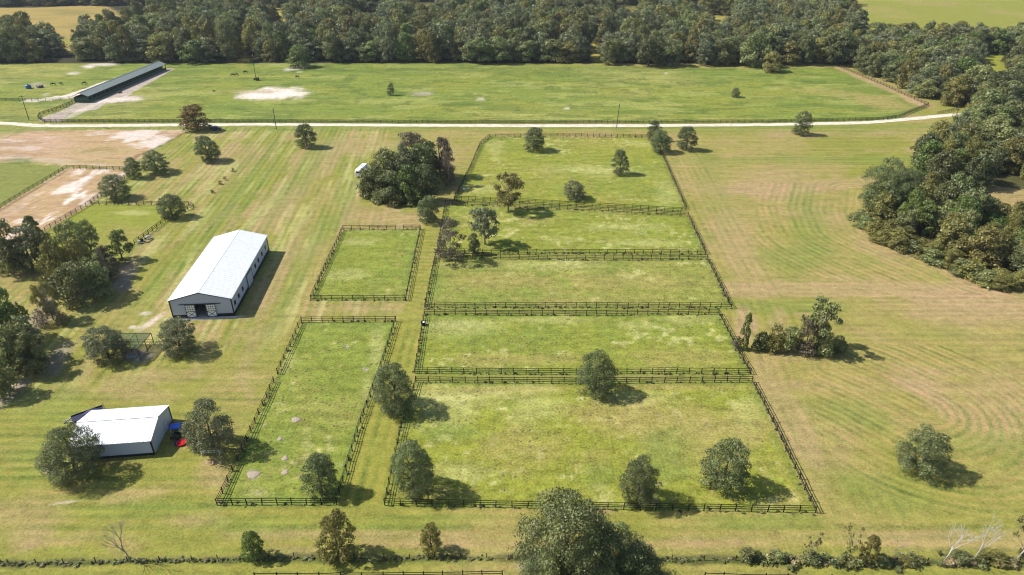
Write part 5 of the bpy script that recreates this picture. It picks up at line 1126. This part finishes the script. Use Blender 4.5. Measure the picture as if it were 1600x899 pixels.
horse(364.5, 119.5, 190, 'dark horse grazing, left one of the close pair left of the far pole'); horse(369.5, 119, -15, 'dark horse grazing, right one of the close pair left of the far pole'); horse(384, 115, 185, 'dark horse grazing behind the close pair, nearer the wood')
horse(465, 122.5, 160, 'dark horse grazing between the sand patch and the round green tree'); horse(474, 110.5, -30, 'brown horse grazing in the shade edge of the round green tree', HB)
horse(186.5, 146, 10, 'dark horse lying on the sand right of the green-roofed stable', HL)
horse(335, 143, 170, 'brown foal lying in the grass left of the white sand patch', HL).scale = (.7, .7, .7)

# ------------------------------------------------------------------ odds and ends
t = thing('water_tank', 'blue plastic water tank in the left far pasture', 'tank', G(45, 138.5)); mb = MB(); mb.lathe([(1.3, 0), (1.35, .1), (1.35, 1.5), (1.2, 1.75), (.35, 1.95), (.35, 2.08), (.02, 2.1)], k=24); mb.build('shell', mat('blue_tank_plastic', (.03, .12, .30), .5, noise=.1), t, True); mb = MB(); mb.lathe([(.36, 2.02), (.38, 2.15), (.02, 2.18)], k=16); mb.build('lid', M_BLACK, t)
t = thing('hay_ring', 'dark round hay feeder beside the blue tank in the left far pasture', 'feeder', G(63, 137)); mb = MB(); mb.lathe([(1.3, 0), (1.3, .7), (1.1, 1.0), (.5, 1.15), (.02, 1.2)], k=14); mb.build('hay', M_HAY, t); mb = MB()
for z in (.2, .7, 1.2): mb.tube([(1.6 * math.cos(q * math.pi / 10), 1.6 * math.sin(q * math.pi / 10), z) for q in range(21)], .05, 5)
mb.build('ring', M_BLACK, t); mb = MB()
for q in range(12): mb.bar((1.6 * math.cos(q * math.pi / 6), 1.6 * math.sin(q * math.pi / 6), 0), (1.6 * math.cos(q * math.pi / 6), 1.6 * math.sin(q * math.pi / 6), 1.25), .06)
mb.build('upright', M_BLACK, t)
t = thing('hay_bale', 'dark old round bale at the foot of the far pasture pole', 'bale', G(402.5, 126), R(15)); mb = MB(); mb.tube([(-.9, 0, .85), (-.85, 0, .85), (.85, 0, .85), (.9, 0, .85)], [.7, .85, .85, .7], 20); mb.build('bale', mat('dark_weathered_hay', (.05, .042, .03), .95, noise=.4, nscale=4), t)
t = thing('barrel_planter', 'dark barrel standing beside the old bale at the far pole', 'barrel', G(398, 125.4)); mb = MB(); mb.lathe([(.4, 0), (.48, .5), (.4, 1.1), (.34, 1.1), (.34, .9), (.02, .88)], k=16); mb.build('barrel', M_BLACK, t)
# a row of cut stumps in the mown ground
for i, (px_, py_, lb) in enumerate([(363.5, 268, 'dark low stump, farthest of the four in a row in the mown ground'), (352, 281.5, 'dark low stump, second from the far end of the row of four'), (344.5, 288.5, 'dark low stump, third of the row, just below the second'), (332.5, 301.5, 'dark low stump, nearest the barn in the row of four')]):
    t = thing('sapling', lb.replace('stump', 'seedling shrub'), 'sapling', G(px_, py_), 0, None); t.scale = (1.5, 1.5, 1.3); cr, cs = crown('foliage', 700 + i, 'egg', 260, .16, MATS['leaf_oak'], lobes=7, lr=.22); link('foliage', cr, t); link('stem', trunk('stem', 700 + i, cs, M_BARK, limbs=3), t)
for i, (px_, py_, r_, m_, lb) in enumerate([(481, 232, 1.1, M_ANT, 'pale boulder at the foot of the dark oak below the lane'), (725, 296, .5, M_WHITE, 'small white rock at the lower left fence of the uppermost paddock'), (1293, 490, .35, M_WHITE, 'tiny white stone on the grass right of the tall tufted tree'),
                                       (1316, 874, .5, M_WHITE, ''), (1411, 874, .55, M_WHITE, 'white stone in the weeds at the bottom hedge line right of the yellow-green tree')]):
    if not lb: continue
    bm = bmesh.new(); bmesh.ops.create_icosphere(bm, subdivisions=3, radius=r_); rr = random.Random(i)
    for v_ in bm.verts: v_.co *= 1 + .16 * math.sin(3 * v_.co.x / r_ + i) * math.cos(4 * v_.co.y / r_ + i); v_.co.z = max(v_.co.z * .55, -.1)
    me_ = bpy.data.meshes.new('rock'); bm.to_mesh(me_); bm.free(); me_.materials.append(m_); o = link('rock', me_); o.location = G(px_, py_) + Vector((0, 0, .08)); tag(o, lb, 'rock')
# sand mounds in the long left paddock
for i, (px_, py_, r_, lb) in enumerate([(396, 742, 1.1, 'largest pale sand mound in the long lower left paddock, near its bottom'), (462, 656, .9, 'pale sand mound in the middle of the long lower left paddock'), (437, 686, .5, 'small sand mound just below the middle one in the long left paddock'),
                                       (445, 716, .6, 'small sand mound, upper one of two close together in the long left paddock'), (446, 738, .6, 'small sand mound, lower one of two close together in the long left paddock')]):
    mb = MB(); k = 18; prof = [(r_, -.02), (r_ * .8, .05), (r_ * .5, .10), (r_ * .2, .13), (.02, .14)]; mb.lathe(prof, k=k); mb.v = [(x * (1 + .25 * math.sin(3 * math.atan2(y, x) + i)), y * (1 + .2 * math.cos(2 * math.atan2(y, x) + i)), z * (1 + .2 * math.sin(7 * x))) for x, y, z in mb.v]
    o = mb.build('sand_mound', M_ANT, None, True); o.location = G(px_, py_); tag(o, lb, 'mound')
# trough on the fence between the lane and the second paddock
t = thing('water_barrel', 'blue-black water tub with white lid on the left fence of the second paddock up', 'tub', G(661.5, 508)); mb = MB(); mb.lathe([(.42, 0), (.5, .1), (.55, .8), (.5, .82), (.48, .7), (.02, .66)], k=20); mb.build('tub', M_NAVY, t); mb = MB(); mb.lathe([(.3, .72), (.32, .84), (.02, .88)], (.1, -.1, 0), 14); mb.build('lid', M_WHITE, t)
# junk pile by the small paddock fence
J = [('metal_drum', 'grey drum in the junk pile by the small green paddock fence', 'drum', M_METAL, 218, 381), ('metal_drum', 'dark drum beside the grey one in the junk pile', 'drum', M_BLACK, 222, 377.5)]
for nm, lb, ct, m_, px_, py_ in J:
    t = thing(nm, lb, ct, G(px_, py_)); mb = MB(); mb.lathe([(.38, 0), (.4, .05), (.38, .45), (.4, .5), (.38, .55), (.38, .9), (.02, .9)], k=18); mb.build('drum', m_, t)
t = thing('wheelbarrow', 'overturned grey wheelbarrow on the bare patch of the junk pile', 'wheelbarrow', G(232.5, 373.5), R(30)); mb = MB(); mb.v = [(-.7, -.4, .6), (.7, -.45, .6), (.7, .45, .6), (-.7, .4, .6), (-.3, -.2, .95), (.4, -.25, .95), (.4, .25, .95), (-.3, .2, .95)]; mb.f = [(4, 5, 6, 7), (0, 4, 7, 3), (1, 2, 6, 5), (0, 1, 5, 4), (2, 3, 7, 6)]; mb.build('tray', M_METAL, t)
mb = MB(); mb.tube([(-.7, -.3, .58), (1.2, -.3, .1)], .03, 5); mb.tube([(-.7, .3, .58), (1.2, .3, .1)], .03, 5); mb.build('handles', M_PLANK, t); mb = MB(); mb.tube([(-.8, -.06, .3), (-.8, .06, .3)], .25, 14); mb.build('wheel', M_TYRE, t)
for i, (px_, py_, rz_, lb) in enumerate([(227, 380, 20, 'old plank lying in the junk pile by the paddock fence'), (235, 377, 60, 'dark beam lying right of the junk pile'), (300, 326.5, -50, 'dark log at the corner of the small green paddock fence')]):
    mb = MB(); mb.bar((-1.1, 0, .1), (1.1, .1, .14), .3, .1); mb.bar((-.8, .25, .07), (.9, .1, .2), .18, .1); o = mb.build('timber', M_PLANK); o.location = G(px_, py_); o.rotation_euler.z = R(rz_); tag(o, lb, 'timber')
mb = MB(); mb.tube([(0, -1.4, .2), (0, 0, .22), (.1, 1.5, .18)], [.16, .2, .14], 8); o = mb.build('log', M_PLANK); o.location = G(166, 200.8); o.rotation_euler.z = R(80); tag(o, 'dark log lying on the verge just below the lane at the dirt yard', 'log')

# ------------------------------------------------------------------ air
hz = MB(); hz.box((0, 1345, (CH + 8 - 1) / 2), (4840, 4550, CH + 9)); M_AIR = bpy.data.materials.new('haze'); M_AIR.use_nodes = True; n = M_AIR.node_tree
for x in list(n.nodes):
    if x.type == 'BSDF_PRINCIPLED': n.nodes.remove(x)
pv = n.nodes.new('ShaderNodeVolumePrincipled'); pv.inputs['Color'].default_value = (.80, .88, 1, 1); pv.inputs['Density'].default_value = .00006; pv.inputs['Anisotropy'].default_value = .2
n.links.new(pv.outputs[0], [x for x in n.nodes if x.type == 'OUTPUT_MATERIAL'][0].inputs['Volume'])
tag(hz.build('haze', M_AIR), 'thin bluish air over the whole farm', kind='stuff')
